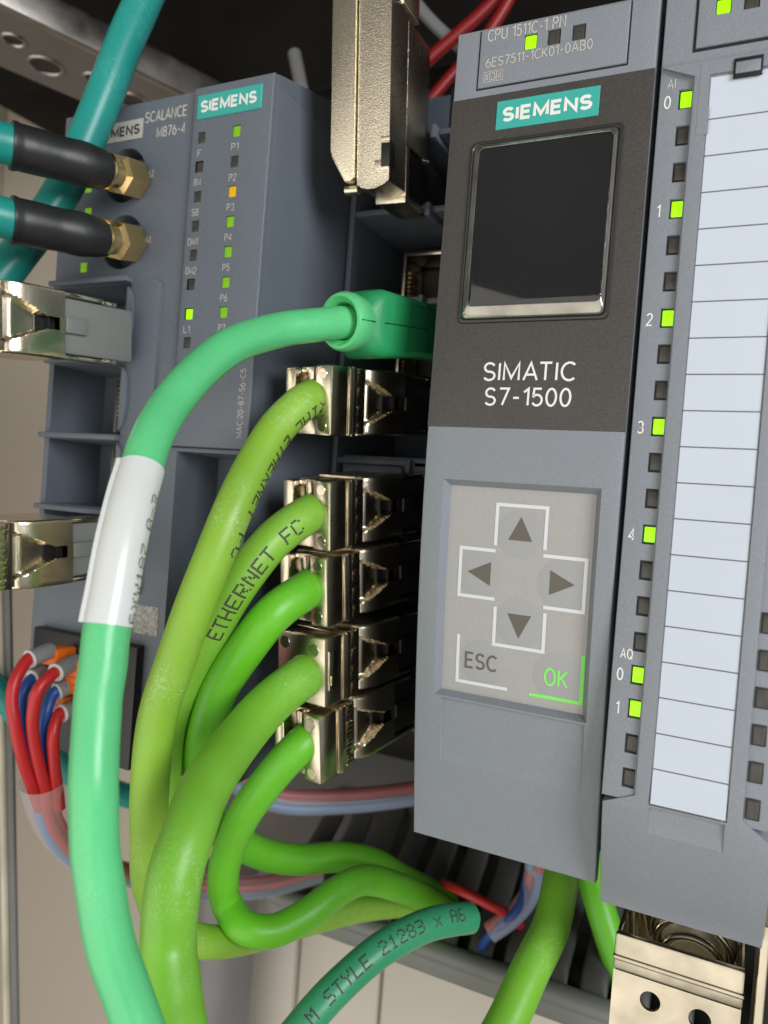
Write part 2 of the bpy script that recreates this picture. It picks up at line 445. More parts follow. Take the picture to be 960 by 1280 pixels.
# ------------------------------------------------------------------ dot-matrix lettering printed on cables
FONT = {
 'E': "11111 10000 10000 11110 10000 10000 11111", 'T': "11111 00100 00100 00100 00100 00100 00100",
 'H': "10001 10001 10001 11111 10001 10001 10001", 'R': "11110 10001 10001 11110 10100 10010 10001",
 'N': "10001 11001 10101 10101 10011 10001 10001", 'F': "11111 10000 10000 11110 10000 10000 10000",
 'C': "01110 10001 10000 10000 10000 10001 01110", 'I': "01110 00100 00100 00100 00100 00100 01110",
 'A': "01110 10001 10001 11111 10001 10001 10001", 'L': "10000 10000 10000 10000 10000 10000 11111",
 'S': "01111 10000 10000 01110 00001 00001 11110", 'Y': "10001 10001 01010 00100 00100 00100 00100",
 'D': "11110 10001 10001 10001 10001 10001 11110", 'U': "10001 10001 10001 10001 10001 10001 01110",
 'X': "10001 01010 01010 00100 01010 01010 10001", 'V': "10001 10001 10001 01010 01010 01010 00100",
 'W': "10001 10001 10001 10101 10101 11011 10001", 'M': "10001 11011 10101 10101 10001 10001 10001",
 'G': "01110 10001 10000 10111 10001 10001 01110", 'x': "00000 00000 10001 01010 00100 01010 10001",
 '0': "01110 10001 10011 10101 11001 10001 01110", '1': "00100 01100 00100 00100 00100 00100 01110",
 '2': "01110 10001 00001 00110 01000 10000 11111", '3': "11110 00001 00001 01110 00001 00001 11110",
 '6': "01110 10000 10000 11110 10001 10001 01110", '7': "11111 00001 00010 00100 01000 01000 01000",
 '8': "01110 10001 10001 01110 10001 10001 01110", '4': "00010 00110 01010 10010 11111 00010 00010",
 '5': "11111 10000 11110 00001 00001 10001 01110", '-': "00000 00000 00000 11111 00000 00000 00000",
 ' ': "00000 00000 00000 00000 00000 00000 00000"}
EYE = Vector((53.364, -127.419, -72.807))
def dot_print(parent, curve, r, s0, string, pitch, cp, phi0, forward=True, m='dark_print', size=.8, jitter=.03):
    """dots wrapped round the jacket; s0 = arc length of the first column, forward = reads along the curve, phi0 = turn of the letters' middle row"""
    fr = frames(curve); acc = [0]
    for a, b in zip(fr, fr[1:]): acc.append(acc[-1] + (b[0] - a[0]).length)
    k0 = min(range(len(acc)), key=lambda i: abs(acc[i] - s0))
    p, t, u, w_ = fr[k0]
    d = (EYE - p); d = (d - t * d.dot(t)).normalized()
    base = math.atan2(d.dot(w_), d.dot(u))
    sg = 1 if forward else -1
    mb = MB()
    def pt(s, a, off=.05):
        s = max(0.01, min(acc[-1] - .01, s))
        i = 0
        while acc[i + 1] < s: i += 1
        q = (s - acc[i]) / (acc[i + 1] - acc[i])
        p = fr[i][0].lerp(fr[i + 1][0], q); u = fr[i][2].lerp(fr[i + 1][2], q).normalized(); w_ = fr[i][3].lerp(fr[i + 1][3], q).normalized()
        return p + (u * math.cos(a) + w_ * math.sin(a)) * (r + off)
    for n, ch in enumerate(string):
        rows = FONT[ch].split()
        for ry, row in enumerate(rows):
            for cx, bit in enumerate(row):
                if bit != '1': continue
                s = s0 + sg * ((n * 6 + cx) * cp) + random.uniform(-jitter, jitter)
                a = base + phi0 - sg * ((3 - ry) * pitch / r) + random.uniform(-jitter, jitter) / r
                hs, ha = cp * size / 2, pitch * size / 2 / r
                mb.poly([pt(s + i * hs, a + j * ha) for i, j in ((-1, -.5), (-.5, -1), (.5, -1), (1, -.5), (1, .5), (.5, 1), (-.5, 1), (-1, .5))])
    return mb.build('printing', m, parent)

# ================================================================== the setting
def struct(mb, name, m):
    return meta(mb.build(name, m), kind='structure')
mb = MB(); mb.box(-420, 330, 150, 156, -520, 260); struct(mb, 'back_wall', 'beige')
mb = MB(); mb.box(-330, -324, -40, 149.5, -520, 260); struct(mb, 'side_wall', 'beige')
mb = MB(); mb.box(-196, 330, 95, 148, 66, 260, 2); mb.box(-262, -196.1, 96, 148, 90, 260, 1); struct(mb, 'upper_shade', 'brown')  # dark sheet over the upper back wall, standing for the shade there
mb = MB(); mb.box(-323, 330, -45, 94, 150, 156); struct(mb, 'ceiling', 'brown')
mb = MB(); mb.box(-323, 330, -60, 149, -526, -520.5); struct(mb, 'floor', 'beige')

mb = MB()
mb.box(-128, -100, 141, 149.5, -420, -203, 1.5)
mb.box(-99, -62, 143, 149.5, -420, -203, 1.5)
mb.box(-61, 90, 143, 149.5, -420, -203, 1.5)
o = mb.build('mounting_panel', 'beige2'); meta(o, 'pale beige mounting panel with upright seams below the cable duct', 'panel')
mb = MB(); mb.rod((-122, 122, -225), (-122, 122, -520), [(0, 11), (1, 12), (294, 12), (295, 11)], 32)
meta(mb.build('grey_post', 'post'), 'grey upright round post at the bottom behind the green cables', 'post')

# top rail with punched holes: a level plate with an upright flange along its inner edge
ZR = 66.0
LA, LB = Vector((-194.95, 33.36, 66.00)), Vector((-157.91, 135.82, 66.00))
RA, RB = Vector((-164.88, 12.71, 66.00)), Vector((-130.67, 109.84, 66.00))
t = thing('frame_rail', 'dull steel frame rail with punched holes at upper left', 'rail', (LA + RA) / 2)
mb = MB()
up = Vector((0, 0, 1.6))
vs = [mb.v(p) for p in (LA, LB, RB, RA)] + [mb.v(p + up) for p in (LA, LB, RB, RA)]
for q in ((0, 1, 2, 3), (7, 6, 5, 4), (0, 4, 5, 1), (1, 5, 6, 2), (2, 6, 7, 3), (3, 7, 4, 0)): mb.f([vs[i] for i in q])
mb.build('rail_plate', 'rail_paint', t)
ud = (RB - RA).normalized(); wd = Vector((ud.y, -ud.x, 0)).normalized()
MR = Matrix((ud, wd, Vector((0, 0, 1)))).transposed().to_4x4(); MR.translation = RA
mb = MB(); mb.box(-20, (RB - RA).length + 20, -1.0, 2.5, -.6, 11, 1.3, MR, 3); mb.build('rail_flange', 'rail', t)
for cen, d_ in ((Vector((-171.02, 37.93, 65.90)), 3.0), (Vector((-173.27, 52.20, 65.90)), 5.0), (Vector((-162.88, 63.15, 65.90)), 2.6), (Vector((-160.37, 79.23, 65.90)), 4.6)):
    mb = MB()
    ring = lambda r_, h_: [cen + Vector((math.cos(a) * r_, math.sin(a) * r_, -h_)) for a in [2 * math.pi * i / 28 for i in range(28)]]
    mb.rings([ring(d_ + 1.0, 0), ring(d_ + .7, .5), ring(d_ + .1, .6), ring(d_ - .2, .05)], False, False)
    o = mb.build('hole_rim', 'rail', t)
    mb = MB(); mb.poly(ring(d_, .04)); mb.build('hole_bore', 'black', o)

# left sheet edge
a0, a1 = Vector((-128.01, 12.63, -100.84)), Vector((-114.49, 16.21, -245.22))
mb = MB()
mb.rod(a0, a1, [(0, 1.0), ((a1 - a0).length, 1.0)], 12)
dn = (a1 - a0).normalized()
t = thing('door_edge', 'worn cream upright sheet edge at the far left', 'door edge', a1)
mb.build('edge_bead', 'edge', t)
mb = MB(); off = Vector((1.7, 1.2, 0)); mb.rod(a0 + off, a1 + off, [(0, 1.1), ((a1 - a0).length, 1.1)], 6); mb.build('edge_seal', 'post', t)

# cable duct: base channel, rim and fingers
t = thing('cable_duct', 'dark grey slotted cable duct running behind the lower cables', 'cable duct', (-20, 60, -200))
DZ = -188.0
mb = MB(); mb.box(-62, 130, 60, 128, DZ - 6, DZ - 3, .4); mb.box(-62, 130, 90, 93, DZ - 2.9, DZ + 34, .6); mb.box(-62, 130, 93.1, 128, DZ + 29, DZ + 32, .6); mb.build('channel', 'duct', t)
mb = MB(); mb.box(-112, 130, 94, 127, -199, -158.5, .8); mb.build('dark_backing', 'brown_backing', t)  # dark box added behind the fingers to darken that background
mb = MB(); mb.rod((-62, 59, DZ - 2.5), (130, 59, DZ - 2.5), [(0, 2.6), (192, 2.6)], 20); mb.box(-62, 130, 57.2, 60.5, DZ - 8.5, DZ - 2.6, .8); mb.build('rim', 'duct_lip', t)
base = None
for i in range(20):
    if base is None:
        mb = MB()
        prof = [(60, DZ - 1.5), (63, DZ + 2.5), (68, DZ + 5), (76, DZ + 8), (84, DZ + 13), (88, DZ + 19)]
        mb.rings([[(x_, y_ + n_ * .0, z_ + n_ * 1.0) for x_, n_ in ((-3.2, -1), (3.2, -1), (3.3, 0), (2.6, .9), (0, 1.1), (-2.6, .9), (-3.3, 0))] for y_, z_ in prof])
        base = mb.build('finger', 'duct', None, ang=50); base.parent = t; base.location = Vector((-57 + 20, -60, 200)) * S
    else:
        c = base.copy(); col.objects.link(c); c.parent = t; c.location = Vector((-57 + 20 + i * 9.6, -60, 200)) * S

# ================================================================== controller module (35 x 147)
cprof = lambda z: 0. if z > -60 else 8.7 * ((-60 - z) / 77.) ** 1.8
t = thing('controller_module', 'light grey controller with black display panel and four-arrow keypad', 'controller', (17.5, 60, -137))
ctrl = t
KX0, KX1, KZ0, KZ1 = 3.9, 31.9, -68.4, -108.4
shell('housing', 'light_grey', t, 0, 34.9, 12.2, -137.4, cprof, 11, .55,
      holes=[(KX0, KX1, KZ0, KZ1, 1.6, 1.0, False),
             (5.4, 31.6, -108.75, -121, lambda z: .03 + .62 * max(0, (z + 121) / 11.8), .2, True)], zsub=40)
mb = MB(); mb.box(.25, 34.6, 11.05, 120, -134, 12, .5); mb.build('rear_body', 'anthracite', t)
fl = lambda z: cprof(max(min(z, 99), -200)) + 1.6
mb = MB()
zz = [KZ0 - .9 + (KZ1 - KZ0 + 1.8) * i / 12 for i in range(13)]
rows = [[mb.v((x, fl(z), z)) for x in (KX0 + .9, KX1 - .9)] for z in zz]
for a, b in zip(rows, rows[1:]): mb.f([a[0], a[1], b[1], b[0]])
back = [[mb.v((x, fl(z) + .6, z)) for x in (KX0 + .9, KX1 - .9)] for z in zz]
for i in range(12):
    for j in (0, 1): mb.f([rows[i][j], rows[i + 1][j], back[i + 1][j], back[i][j]])
pad = mb.build('keypad', 'membrane', t)
kf = lambda z: fl(z) - .06
kp = lambda z: fl(z) - .16
for x, z, r_ in ((18.2, -77.3, 4.3), (11.4, -84.9, 4.5), (26.3, -85.2, 4.5), (19.0, -93.0, 4.5), (12.6, -101.2, 4.3), (26.3, -101.6, 4.5)):
    mb = MB()
    ring = [[(x + math.cos(a) * q, fl(z + math.sin(a) * q) - h_, z + math.sin(a) * q) for a in [2 * math.pi * i / 36 for i in range(36)]] for q, h_ in ((r_, .0), (r_ - .35, .035), (r_ * .5, .05))]
    mb.rings(ring, False, True)
    mb.build('key', 'key', pad)
th = .62
def poly_line(pts, m, par):
    rs = []
    for (xa, za), (xb, zb) in zip(pts, pts[1:]):
        x0, x1 = sorted((xa, xb)); z0, z1 = sorted((za, zb))
        if x1 - x0 < .01: rs.append((x0, x0 + th, z0, z1 + (0 if True else th)))
        else: rs.append((x0, x1 + th, z0, z0 + th))
    mb = MB()
    k = 0
    for x0, x1, z0, z1 in rs:
        y = .075 + .004 * k; k += 1
        nz = max(1, int((z1 - z0) / 2))
        for q in range(nz):
            za, zb = z0 + (z1 - z0) * q / nz, z0 + (z1 - z0) * (q + 1) / nz
            mb.poly([(x0, fl(za) - y, za), (x1, fl(za) - y, za), (x1, fl(zb) - y, zb), (x0, fl(zb) - y, zb)])
    return mb.build('key_outline', m, par)
poly_line([(13.6, -79.6), (13.6, -72.6), (22.5, -72.6), (22.5, -79.6)], 'line_white', pad)
poly_line([(13.4, -80.9), (7.2, -80.9), (7.2, -89.6), (13.7, -89.6)], 'line_white', pad)
poly_line([(22.6, -80.9), (29.7, -80.9), (29.7, -89.9), (23.1, -89.9)], 'line_white', pad)
poly_line([(14.2, -90.6), (14.2, -97.8), (23.2, -97.8), (23.2, -90.6)], 'line_white', pad)
poly_line([(7.5, -96.6), (7.5, -105.7), (16.8, -105.7)], 'line_white', pad)
poly_line([(30.2, -97.0), (30.2, -105.8), (21.4, -105.8)], 'green_print', pad)
for tri in ([(18.3, -74.2), (16.2, -78.4), (20.5, -78.4)], [(9.0, -84.8), (13.3, -82.7), (13.3, -87.0)],
            [(28.3, -85.1), (24.0, -83.0), (24.0, -87.3)], [(19.0, -95.8), (16.8, -91.5), (21.1, -91.5)]):
    mb = MB(); mb.poly([(x, fl(z) - .1, z) for x, z in tri]); mb.build('arrow_print', 'grey_print', pad)
text(pad, 'ESC', 9.2, 15.4, -102.7, 3.1, lambda z: fl(z) - .11, 'grey_print', .13)
text(pad, 'OK', 23.9, 28.2, -103.4, 3.3, lambda z: fl(z) - .11, 'green_print', .125)

# black display panel film, with the display let into it
dp = shell('display_panel', 'dark_panel', t, .02, 34.88, 0, -59, -.09, .4, .08, holes=[(4.7, 30.4, -8.5, -40.1, .1, .02, False)])
mb = MB()
def frame(mb, x0, x1, z0, z1, lv):      # lv: list of (inset, y)
    ring = []
    for ins, y in lv:
        r_ = 1.0
        pts = []
        for cx, cz, a0 in ((x1 - ins - r_, z0 - ins - r_, 0), (x0 + ins + r_, z0 - ins - r_, 90), (x0 + ins + r_, z1 + ins + r_, 180), (x1 - ins - r_, z1 + ins + r_, 270)):
            for q in range(6):
                a = math.radians(a0 + q * 18); pts.append((cx + math.cos(a) * r_, y, cz + math.sin(a) * r_))
        ring.append(pts)
    return ring
mb.rings(frame(mb, 4.3, 30.8, -8.1, -40.5, [(0, -.10), (.15, -.42), (.5, -.5), (.75, -.25), (.8, 1.2)]), False, False)
disp = mb.build('display', 'bezel', t)
def frame2(lv):
    out = []
    for sd, bt, y in lv: out += frame(None, 5.1 + sd * 1.25, 30.0 - sd * .55, -8.9 - sd, -39.7 + bt, [(0, y)])
    return out
mb = MB(); mb.rings(frame2([(0, 0, 1.2), (0, 0, -.5), (.15, .2, -.75), (.5, .8, -.98), (.9, 1.9, -1.3), (1.0, 2.05, -1.28), (1.0, 2.05, 1.2)]), False, False); mb.build('glint_rim', 'rim', disp)  # reflecting bevel added to catch the window light along the cover edge
mb = MB(); mb.rings(frame2([(1.02, 2.07, 1.1), (1.02, 2.07, -1.25), (1.2, 2.3, -1.35)]), True, True); mb.build('display_cover', 'glass', disp)
mb = MB(); mb.box(5.0, 30.1, 1.25, 1.6, -39.8, -8.8); mb.build('screen', 'screen', disp)

# brand plate and lettering
mb = MB(); mb.box(8.6, 26.4, -.22, .1, -6.45, -1.45, .05, seg=1); bp = mb.build('brand_plate', 'teal_plate', t)
text(bp, 'SIEMENS', 9.7, 25.3, -5.25, 2.55, -.26, 'white_print', .225, gap=.27)
text(t, 'SIMATIC', 9.9, 26.2, -50.75, 3.35, -.14, 'white_print', .115)
text(t, 'S7-1500', 10.5, 25.75, -55.1, 3.25, -.14, 'white_print', .115)
# label flap with type number and lamps
lampx = ((13.8, 'led_on'), (17.9, 'led_off'), (22.1, 'led_off'))
fp = shell('label_flap', 'light_grey', t, 4.6, 30.3, 11.7, 1.45, -.35, .5, .4, holes=[(x - 1.15, x + 1.15, 9.35, 6.75, .7, .08, True) for x, _ in lampx])
mb = MB(); mb.box(4.35, 30.55, -.03, .3, 1.2, 11.75); mb.build('flap_seam', 'gap', t)
for x, m_ in lampx: well_lamp(fp, x - .98, x + .98, 9.15, 6.95, -.18, m_)
text(fp, 'CPU 1511C-1 PN', 5.9, 19.8, 9.35, 2.1, -.41, 'beige_print')
text(fp, '6ES7511-1CK01-0AB0', 5.9, 24.6, 4.75, 1.75, -.41, 'beige_print')
for i, ch in enumerate('X34'):
    x = 5.7 + i * 1.2
    text(fp, ch, x + .22, x + .95, 2.45, 1.35, -.41, 'beige_print')
    mb = MB()
    for a, b, c_, d in ((x, x + 1.16, 2.2, 2.3), (x, x + 1.16, 3.98, 4.08), (x, x + .1, 2.3, 3.98), (x + 1.06, x + 1.16, 2.3, 3.98)):
        mb.poly([(a, -.41, c_), (b, -.41, c_), (b, -.41, d), (a, -.41, d)])
    mb.build('lettering', 'beige_print', fp)

# ================================================================== input/output terminal module
iprof = lambda z: .9 if z > -112 else .9 + 8.0 * ((-112 - z) / 27.) ** 1.9
t = thing('terminal_module', 'grey terminal module with blank white label strip and green lamps', 'terminal module', (48, 60, -140))
zl = [-5.5 - 5.82 * i for i in range(16)] + [-98.2, -103.7, -109.4, -115.0]
LW = [(38.75, 40.75, z + 1.6, z - 1.6, .9, .1, True) for z in zl]
base = shell('housing', 'light_grey', t, 35.75, 61.3, 13.5, -118.6, .55, 12, .35, holes=LW)
for i, z in enumerate(zl):
    on = (i in (0, 3, 6, 9, 12, 16, 17))
    mb = MB(); mb.box(38.80, 40.70, .98, 1.3, z - 1.52, z + 1.52); wl = mb.build('lamp_well', 'led_edge', base)
    well_lamp(base, 39.08, 40.72, z + 1.22, z - 1.22, .66, 'led_on' if on else 'led_off')
for s_, i in (('0', 0), ('1', 3), ('2', 6), ('3', 9), ('4', 12), ('0', 16), ('1', 17)):
    w_ = .62 if s_ == '1' else 1.05
    text(base, s_, 37.15 - w_ / 2, 37.15 + w_ / 2, zl[i] - 1.25, 2.1, .48, 'white_print')
text(base, 'AI', 36.9, 38.2, -3.6, 1.6, .48, 'beige_print')
text(base, 'AQ', 36.9, 38.9, -95.8, 1.7, .48, 'white_print')
mb = MB(); mb.box(36, 61, 12.05, 120, -132, 13.3, .5); mb.build('rear_body', 'anthracite', t)
# hinged door, chamfered at its corners, with a well for the label strip
def dl(z):
    if z > -2.2: return 36.0 + 0 * z
    return 40.95 if z > -117.4 else max(36.0, 40.95 - (-117.4 - z) * 2.2)
dl.brk = (-117.4, -118.4, -119.4, -119.65)
def dlz(z): return dl(z)
dlz.brk = (-117.3, -117.4, -118.0, -118.6, -119.2, -119.65, -119.7)
def dr(z): return 56.75 if z > -117.6 else min(61.3, 56.75 + (-117.6 - z) * 1.4)
dprof = lambda z: -.25 if z > -112 else -.25 + 9.0 * ((-112 - z) / 28.) ** 1.9
door = shell('door', 'light_grey', t, dlz, dr, -.2, -140.2, dprof, 18, .3,
             holes=[(43.15, 54.65, -2.6, -118.5, .35, .12, True), (43.3, 54.4, -118.8, -123.5, lambda z: .03 + .5 * max(0, (z + 123.5) / 4.7), .1, True)], zsub=44)
pl = .35 - .25
rowz = [-3.0] + [-9.6 - 5.715 * i for i in range(19)] + [-118.15]
for a, b in zip(rowz, rowz[1:]):
    if a - b < 1: continue
    mb = MB(); mb.box(43.45, 54.4, pl - .10, pl - .03, b + .06, a - .06); mb.build('label_row', 'paper', door)
mb = MB()
for z in rowz[1:-1]: mb.poly([(43.4, pl - .115, z - .1), (54.4, pl - .115, z - .1), (54.4, pl - .115, z + .1), (43.4, pl - .115, z + .1)])
mb.build('label_ruling', 'paper_line', door)
# tab covering the upper left corner of the strip, latch window, upper label flap
mb = MB(); mb.prism([(41.9, -.8), (43.1, -.8), (43.1, -4), (43.15, -7.0), (43.6, -8.2), (43.6, -12), (41.9, -12)], -.3, -.2); mb.build('strip_tab', 'light_grey', door)
mb = MB(); mb.box(46.6, 50.7, -.5, -.2, -4.0, -.9, .1); mb.build('latch_recess', 'gap', door)
mb = MB(); mb.box(46.9, 50.4, -.75, -.45, -3.4, -1.6, .15); mb.build('latch', 'light_grey', door)
fx = ((44.4, 'led_on'), (48.4, 'led_off'), (52.6, 'led_off'))
mb = MB(); mb.box(40.35, 61, .45, .8, 1.7, 13.2); mb.build('flap_seam', 'gap', t)
fp = shell('label_flap', 'light_grey', t, 40.7, 60.9, 13.3, 2.1, .15, .9, .4, holes=[(x - 1.15, x + 1.15, 9.3, 6.8, .7, .08, True) for x, _ in fx])
for x, m_ in fx: well_lamp(fp, x - .98, x + .98, 9.1, 7.0, .32, m_)
# lamp column at the right edge of the module
for i in range(6):
    z = -87.2 - i * 5.68
    mb = MB(); mb.box(57.0, 59.0, .28, .6, z - 1.6, z + 1.6, .1); q = mb.build('lamp_well', 'led_edge', base)
    well_lamp(base, 57.2, 58.8, z + 1.4, z - 1.4, .2, 'led_off')

# ================================================================== shield clamp under the terminal module
t = thing('shield_clamp', 'yellowish zinc shield clamp with two round holes below the terminal module', 'clamp', (48, 15, -190))
def holed_plate(mb, x0, x1, z0, z1, y, holes, thick=.8):
    cx = sorted({x0, x1} | {h[0] for h in holes} | {0})
    n = 24
    zt = max(h[1] for h in holes) + 3.3; zb = min(h[1] for h in holes) - 3.3
    mid = (holes[0][0] + holes[1][0]) / 2
    for y_ in (y, y + thick):
        mb.poly([(x0, y_, z1), (x1, y_, z1), (x1, y_, zt), (mid, y_, zt), (x0, y_, zt)])
        mb.poly([(x0, y_, z0), (x1, y_, z0), (x1, y_, zb), (mid, y_, zb), (x0, y_, zb)])
        for (hx, hz, hr), (a, b) in zip(holes, ((x0, mid), (mid, x1))):
            out = []; inn = []
            angs = sorted([2 * math.pi * i / n for i in range(n)] + [math.atan2(zc_ - hz, xc_ - hx) % (2 * math.pi) for xc_ in (a, b) for zc_ in (zb, zt)])
            for an in angs:
                c_, s_ = math.cos(an), math.sin(an)
                kx = ((b - hx) / c_ if c_ > 1e-6 else (a - hx) / c_ if c_ < -1e-6 else 1e9)
                kz = ((zt - hz) / s_ if s_ > 1e-6 else (zb - hz) / s_ if s_ < -1e-6 else 1e9)
                k = min(kx, kz)
                out.append(mb.v((hx + c_ * k, y_, hz + s_ * k))); inn.append(mb.v((hx + c_ * hr, y_, hz + s_ * hr)))
            for i in range(len(angs)): mb.f([out[i], out[(i + 1) % len(angs)], inn[(i + 1) % len(angs)], inn[i]])
    for hx, hz, hr in holes:
        mb.rings([[(hx + math.cos(a) * hr, yy, hz + math.sin(a) * hr) for a in [2 * math.pi * i / n for i in range(n)]] for yy in (y, y + thick)], False, False)
mb = MB(); holed_plate(mb, 38.4, 59.4, -190, -154.6, 15, [(45.0, -158.3, 1.75), (53.2, -158.6, 1.85)])
mb.build('front_plate', 'zinc', t)
mb = MB(); mb.box(38.3, 59.6, 14.6, 16.2, -154.4, -147.8, .5); mb.box(38.15, 59.75, 14.2, 16.4, -152.6, -151.6, .45); mb.build('folded_rim', 'zinc', t)
mb = MB(); mb.box(38.4, 39.3, 16.3, 34, -190, -148.0, .3); mb.build('side_plate', 'zinc', t)
mb = MB(); mb.box(58.6, 59.5, 16.3, 34, -190, -148.0, .3); mb.build('side_plate', 'zinc', t)
mb = MB(); mb.box(61.2, 62.6, 12, 24, -190, -138, .3); mb.build('guide_strip', 'zinc', t)
for k, (r_, dz) in enumerate(((7.6, 0), (6.2, -1.5), (4.8, -3.0))):
    mb = MB(); mb.tube([(51 + math.cos(math.radians(q)) * r_, 24 - 1.5 * k + .004 * q, -149.0 + dz + math.sin(math.radians(q)) * r_ * .8) for q in range(-20, 205, 9)], .8, 12)
    mb.build('spring_coil', 'spring', t)
mb = MB(); mb.rod((43, 26, -152), (41, 22, -141), [(0, .9), (12, .9)], 12); mb.rod((40.6, 24, -152), (40.2, 20, -141), [(0, .9), (12, .9)], 12); mb.build('spring_leg', 'spring', t)
mb = MB(); mb.box(40, 58, 30, 33, -158, -140, .3); mb.build('back_plate', 'zinc', t)

# ================================================================== router module (left) with lamps, aerial sockets and port bays
t = thing('router_module', 'slate blue router module with lamp columns and aerial sockets', 'router', (-70, 60, -137))
rt = t
Y0 = 1.0
SM = ((-80.0, -3.7), (-79.4, -18.9))
sock_holes = [(x - 6.2, x + 6.2, z + 6.2, z - 6.2, .02, .001, False) for x, z in SM]
BAY = [(-98.6, -75.6, -28.6, -45.2), (-98.6, -75.6, -46.8, -62.9), (-98.6, -75.6, -64.5, -80.0), (-98.6, -75.6, -81.6, -97.0)]
SQ = [(x - 7.2, x + 7.2, z + 7.2, z - 7.2) for x, z in SM]; SQ[1] = (SQ[1][0], SQ[1][1], SQ[1][2], SQ[1][3])
rp = shell('housing', 'slate', t, -100.6, -39.6, 12.6, -136, Y0, 120, .8,
           holes=[(*q, .02, .001, False) for q in SQ] + [(a, b, c_, d, 16, .3, True) for a, b, c_, d in BAY] + [(-59.0, -40.2, -66, -134, 14, .5, True)])
# top edge rising to the rear
mb = MB()
mb.prism([(-100.2, 12.65), (-40.0, 12.65), (-40.0, 12.7), (-100.2, 12.7)], 1.9, 2)
mb.v((0, 0, 0)); mb.b.verts.remove(mb.b.verts[-1]) if False else None
mb.b.clear()
P8 = [(-100.55, 1.6, 12.55), (-39.55, 1.6, 12.55), (-39.55, 60, 27), (-100.55, 60, 27), (-100.55, 1.6, 10.5), (-39.55, 1.6, 10.5), (-39.55, 60, 10.5), (-100.55, 60, 10.5)]
vs = [mb.v(p) for p in P8]
for q in ((0, 1, 2, 3), (7, 6, 5, 4), (0, 4, 5, 1), (1, 5, 6, 2), (2, 6, 7, 3), (3, 7, 4, 0)): mb.f([vs[i] for i in q])
mb.build('top_slope', 'slate', t)
for (x0, x1, z1, z0), (cx, cz) in zip(SQ, SM):
    mb = MB(); n = 32; R_ = 6.2
    out, inn = [], []
    for i in range(n):
        a = 2 * math.pi * i / n; c_, s_ = math.cos(a), math.sin(a)
        kx = (x1 - cx) / c_ if c_ > 1e-6 else (x0 - cx) / c_ if c_ < -1e-6 else 1e9
        kz = (z1 - cz) / s_ if s_ > 1e-6 else (z0 - cz) / s_ if s_ < -1e-6 else 1e9
        k = min(kx, kz)
        out.append(mb.v((cx + c_ * k, Y0, cz + s_ * k))); inn.append((cx, cz, a))
    r1 = [mb.v((cx + math.cos(a) * R_, Y0, cz + math.sin(a) * R_)) for _, _, a in inn]
    r2 = [mb.v((cx + math.cos(a) * (R_ - .15), Y0 + .25, cz + math.sin(a) * (R_ - .15))) for _, _, a in inn]
    r3 = [mb.v((cx + math.cos(a) * (R_ - .15), Y0 + 5, cz + math.sin(a) * (R_ - .15))) for _, _, a in inn]
    for A_, B_ in ((out, r1), (r1, r2), (r2, r3)):
        for i in range(n): mb.f([A_[i], A_[(i + 1) % n], B_[(i + 1) % n], B_[i]])
    mb.f(r3)
    q = mb.build('aerial_socket', 'slate', t)
    mb = MB(); mb.rod((cx, Y0 + 5, cz), (cx, -3, cz), [(0, 3.1), (7.5, 3.1)], 24); mb.build('socket_thread', 'gold', q)
# raised lamp plate
lampsL = [(-57.5, z, 'led_on' if i == 6 else 'led_off') for i, z in enumerate((1.3, -4.9, -11.3, -17.6, -23.8, -30.1, -36.4, -42.6))]
lampsR = [(-48.3, z, m_) for z, m_ in zip((1.5, -4.9, -11.1, -17.4, -23.7, -30.1, -36.4, -43.5), ('led_dim', 'led_off', 'led_amber', 'led_dim', 'led_dim', 'led_dim', 'led_dim', 'led_off'))]
mb = MB(); mb.box(-60.45, -39.75, .6, 1.3, -65.2, 11.9); mb.build('plate_seam', 'gap', t)
plate = shell('lamp_plate', 'slate', t, -60.2, -39.7, 12.3, -65, -.15, 1.4, .55, holes=[(x - 1.05, x + 1.05, z + 1.2, z - 1.2, .8, .08, True) for x, z, _ in lampsL] + [(x - 1.05, x + 1.05, z + 1.22, z - 1.22, .8, .08, True) for x, z, _ in lampsR])
for x, z, m_ in lampsL + lampsR: well_lamp(plate, x - .92, x + .92, z + 1.08, z - 1.08, .05, m_)
yl = -.22
for s_, z in (('F', 1.3), ('RM', -4.9), ('SB', -11.3), ('DM1', -17.6), ('DM2', -23.8), ('L1', -36.4)):
    w_ = .95 * len(s_) + (-.1 if '1' in s_ else 0)
    text(plate, s_, -57.9 - w_ / 2 + .2, -57.9 + w_ / 2 + .2, z - 4.1, 1.55, yl, 'beige_print')
for i, z in enumerate((1.5, -4.9, -11.1, -17.4, -23.7, -30.1, -36.4)):
    text(plate, 'P%d' % (i + 1), -49.3, -47.4, z - 4.1, 1.55, yl, 'beige_print')
text(plate, '347', -51.0, -47.6, -50.0, 1.7, yl, 'beige_print')
text(plate, 'MAC:20-87-56-C5', -41.2, None, -62.6, 1.5, yl, 'beige_print', rot=True)
mb = MB(); mb.box(-59.0, -42.3, -.45, .1, 5.2, 10.3, .12, seg=1); bp = mb.build('brand_plate', 'teal_plate', plate)
text(bp, 'SIEMENS', -58.0, -43.4, 6.45, 2.55, -.50, 'white_print', .225, gap=.27)
mb = MB(); mb.box(-90.5, -75.5, Y0 - .12, Y0 + .1, 4.3, 8.7); sp = mb.build('silver_plate', 'silver_plate', t)
text(sp, 'SIEMENS', -89.8, -76.3, 5.3, 2.3, Y0 - .17, 'dark_print', .21, gap=.27)
text(t, 'SCALANCE', -75.0, -62.9, 7.35, 2.5, Y0 - .07, 'beige_print', .13)
text(t, 'M876-4', -71.3, -63.0, 3.6, 2.4, Y0 - .07, 'beige_print', .13)
text(t, 'A2', -73.0, -71.2, -5.0, 1.6, Y0 - .07, 'beige_print', .13)
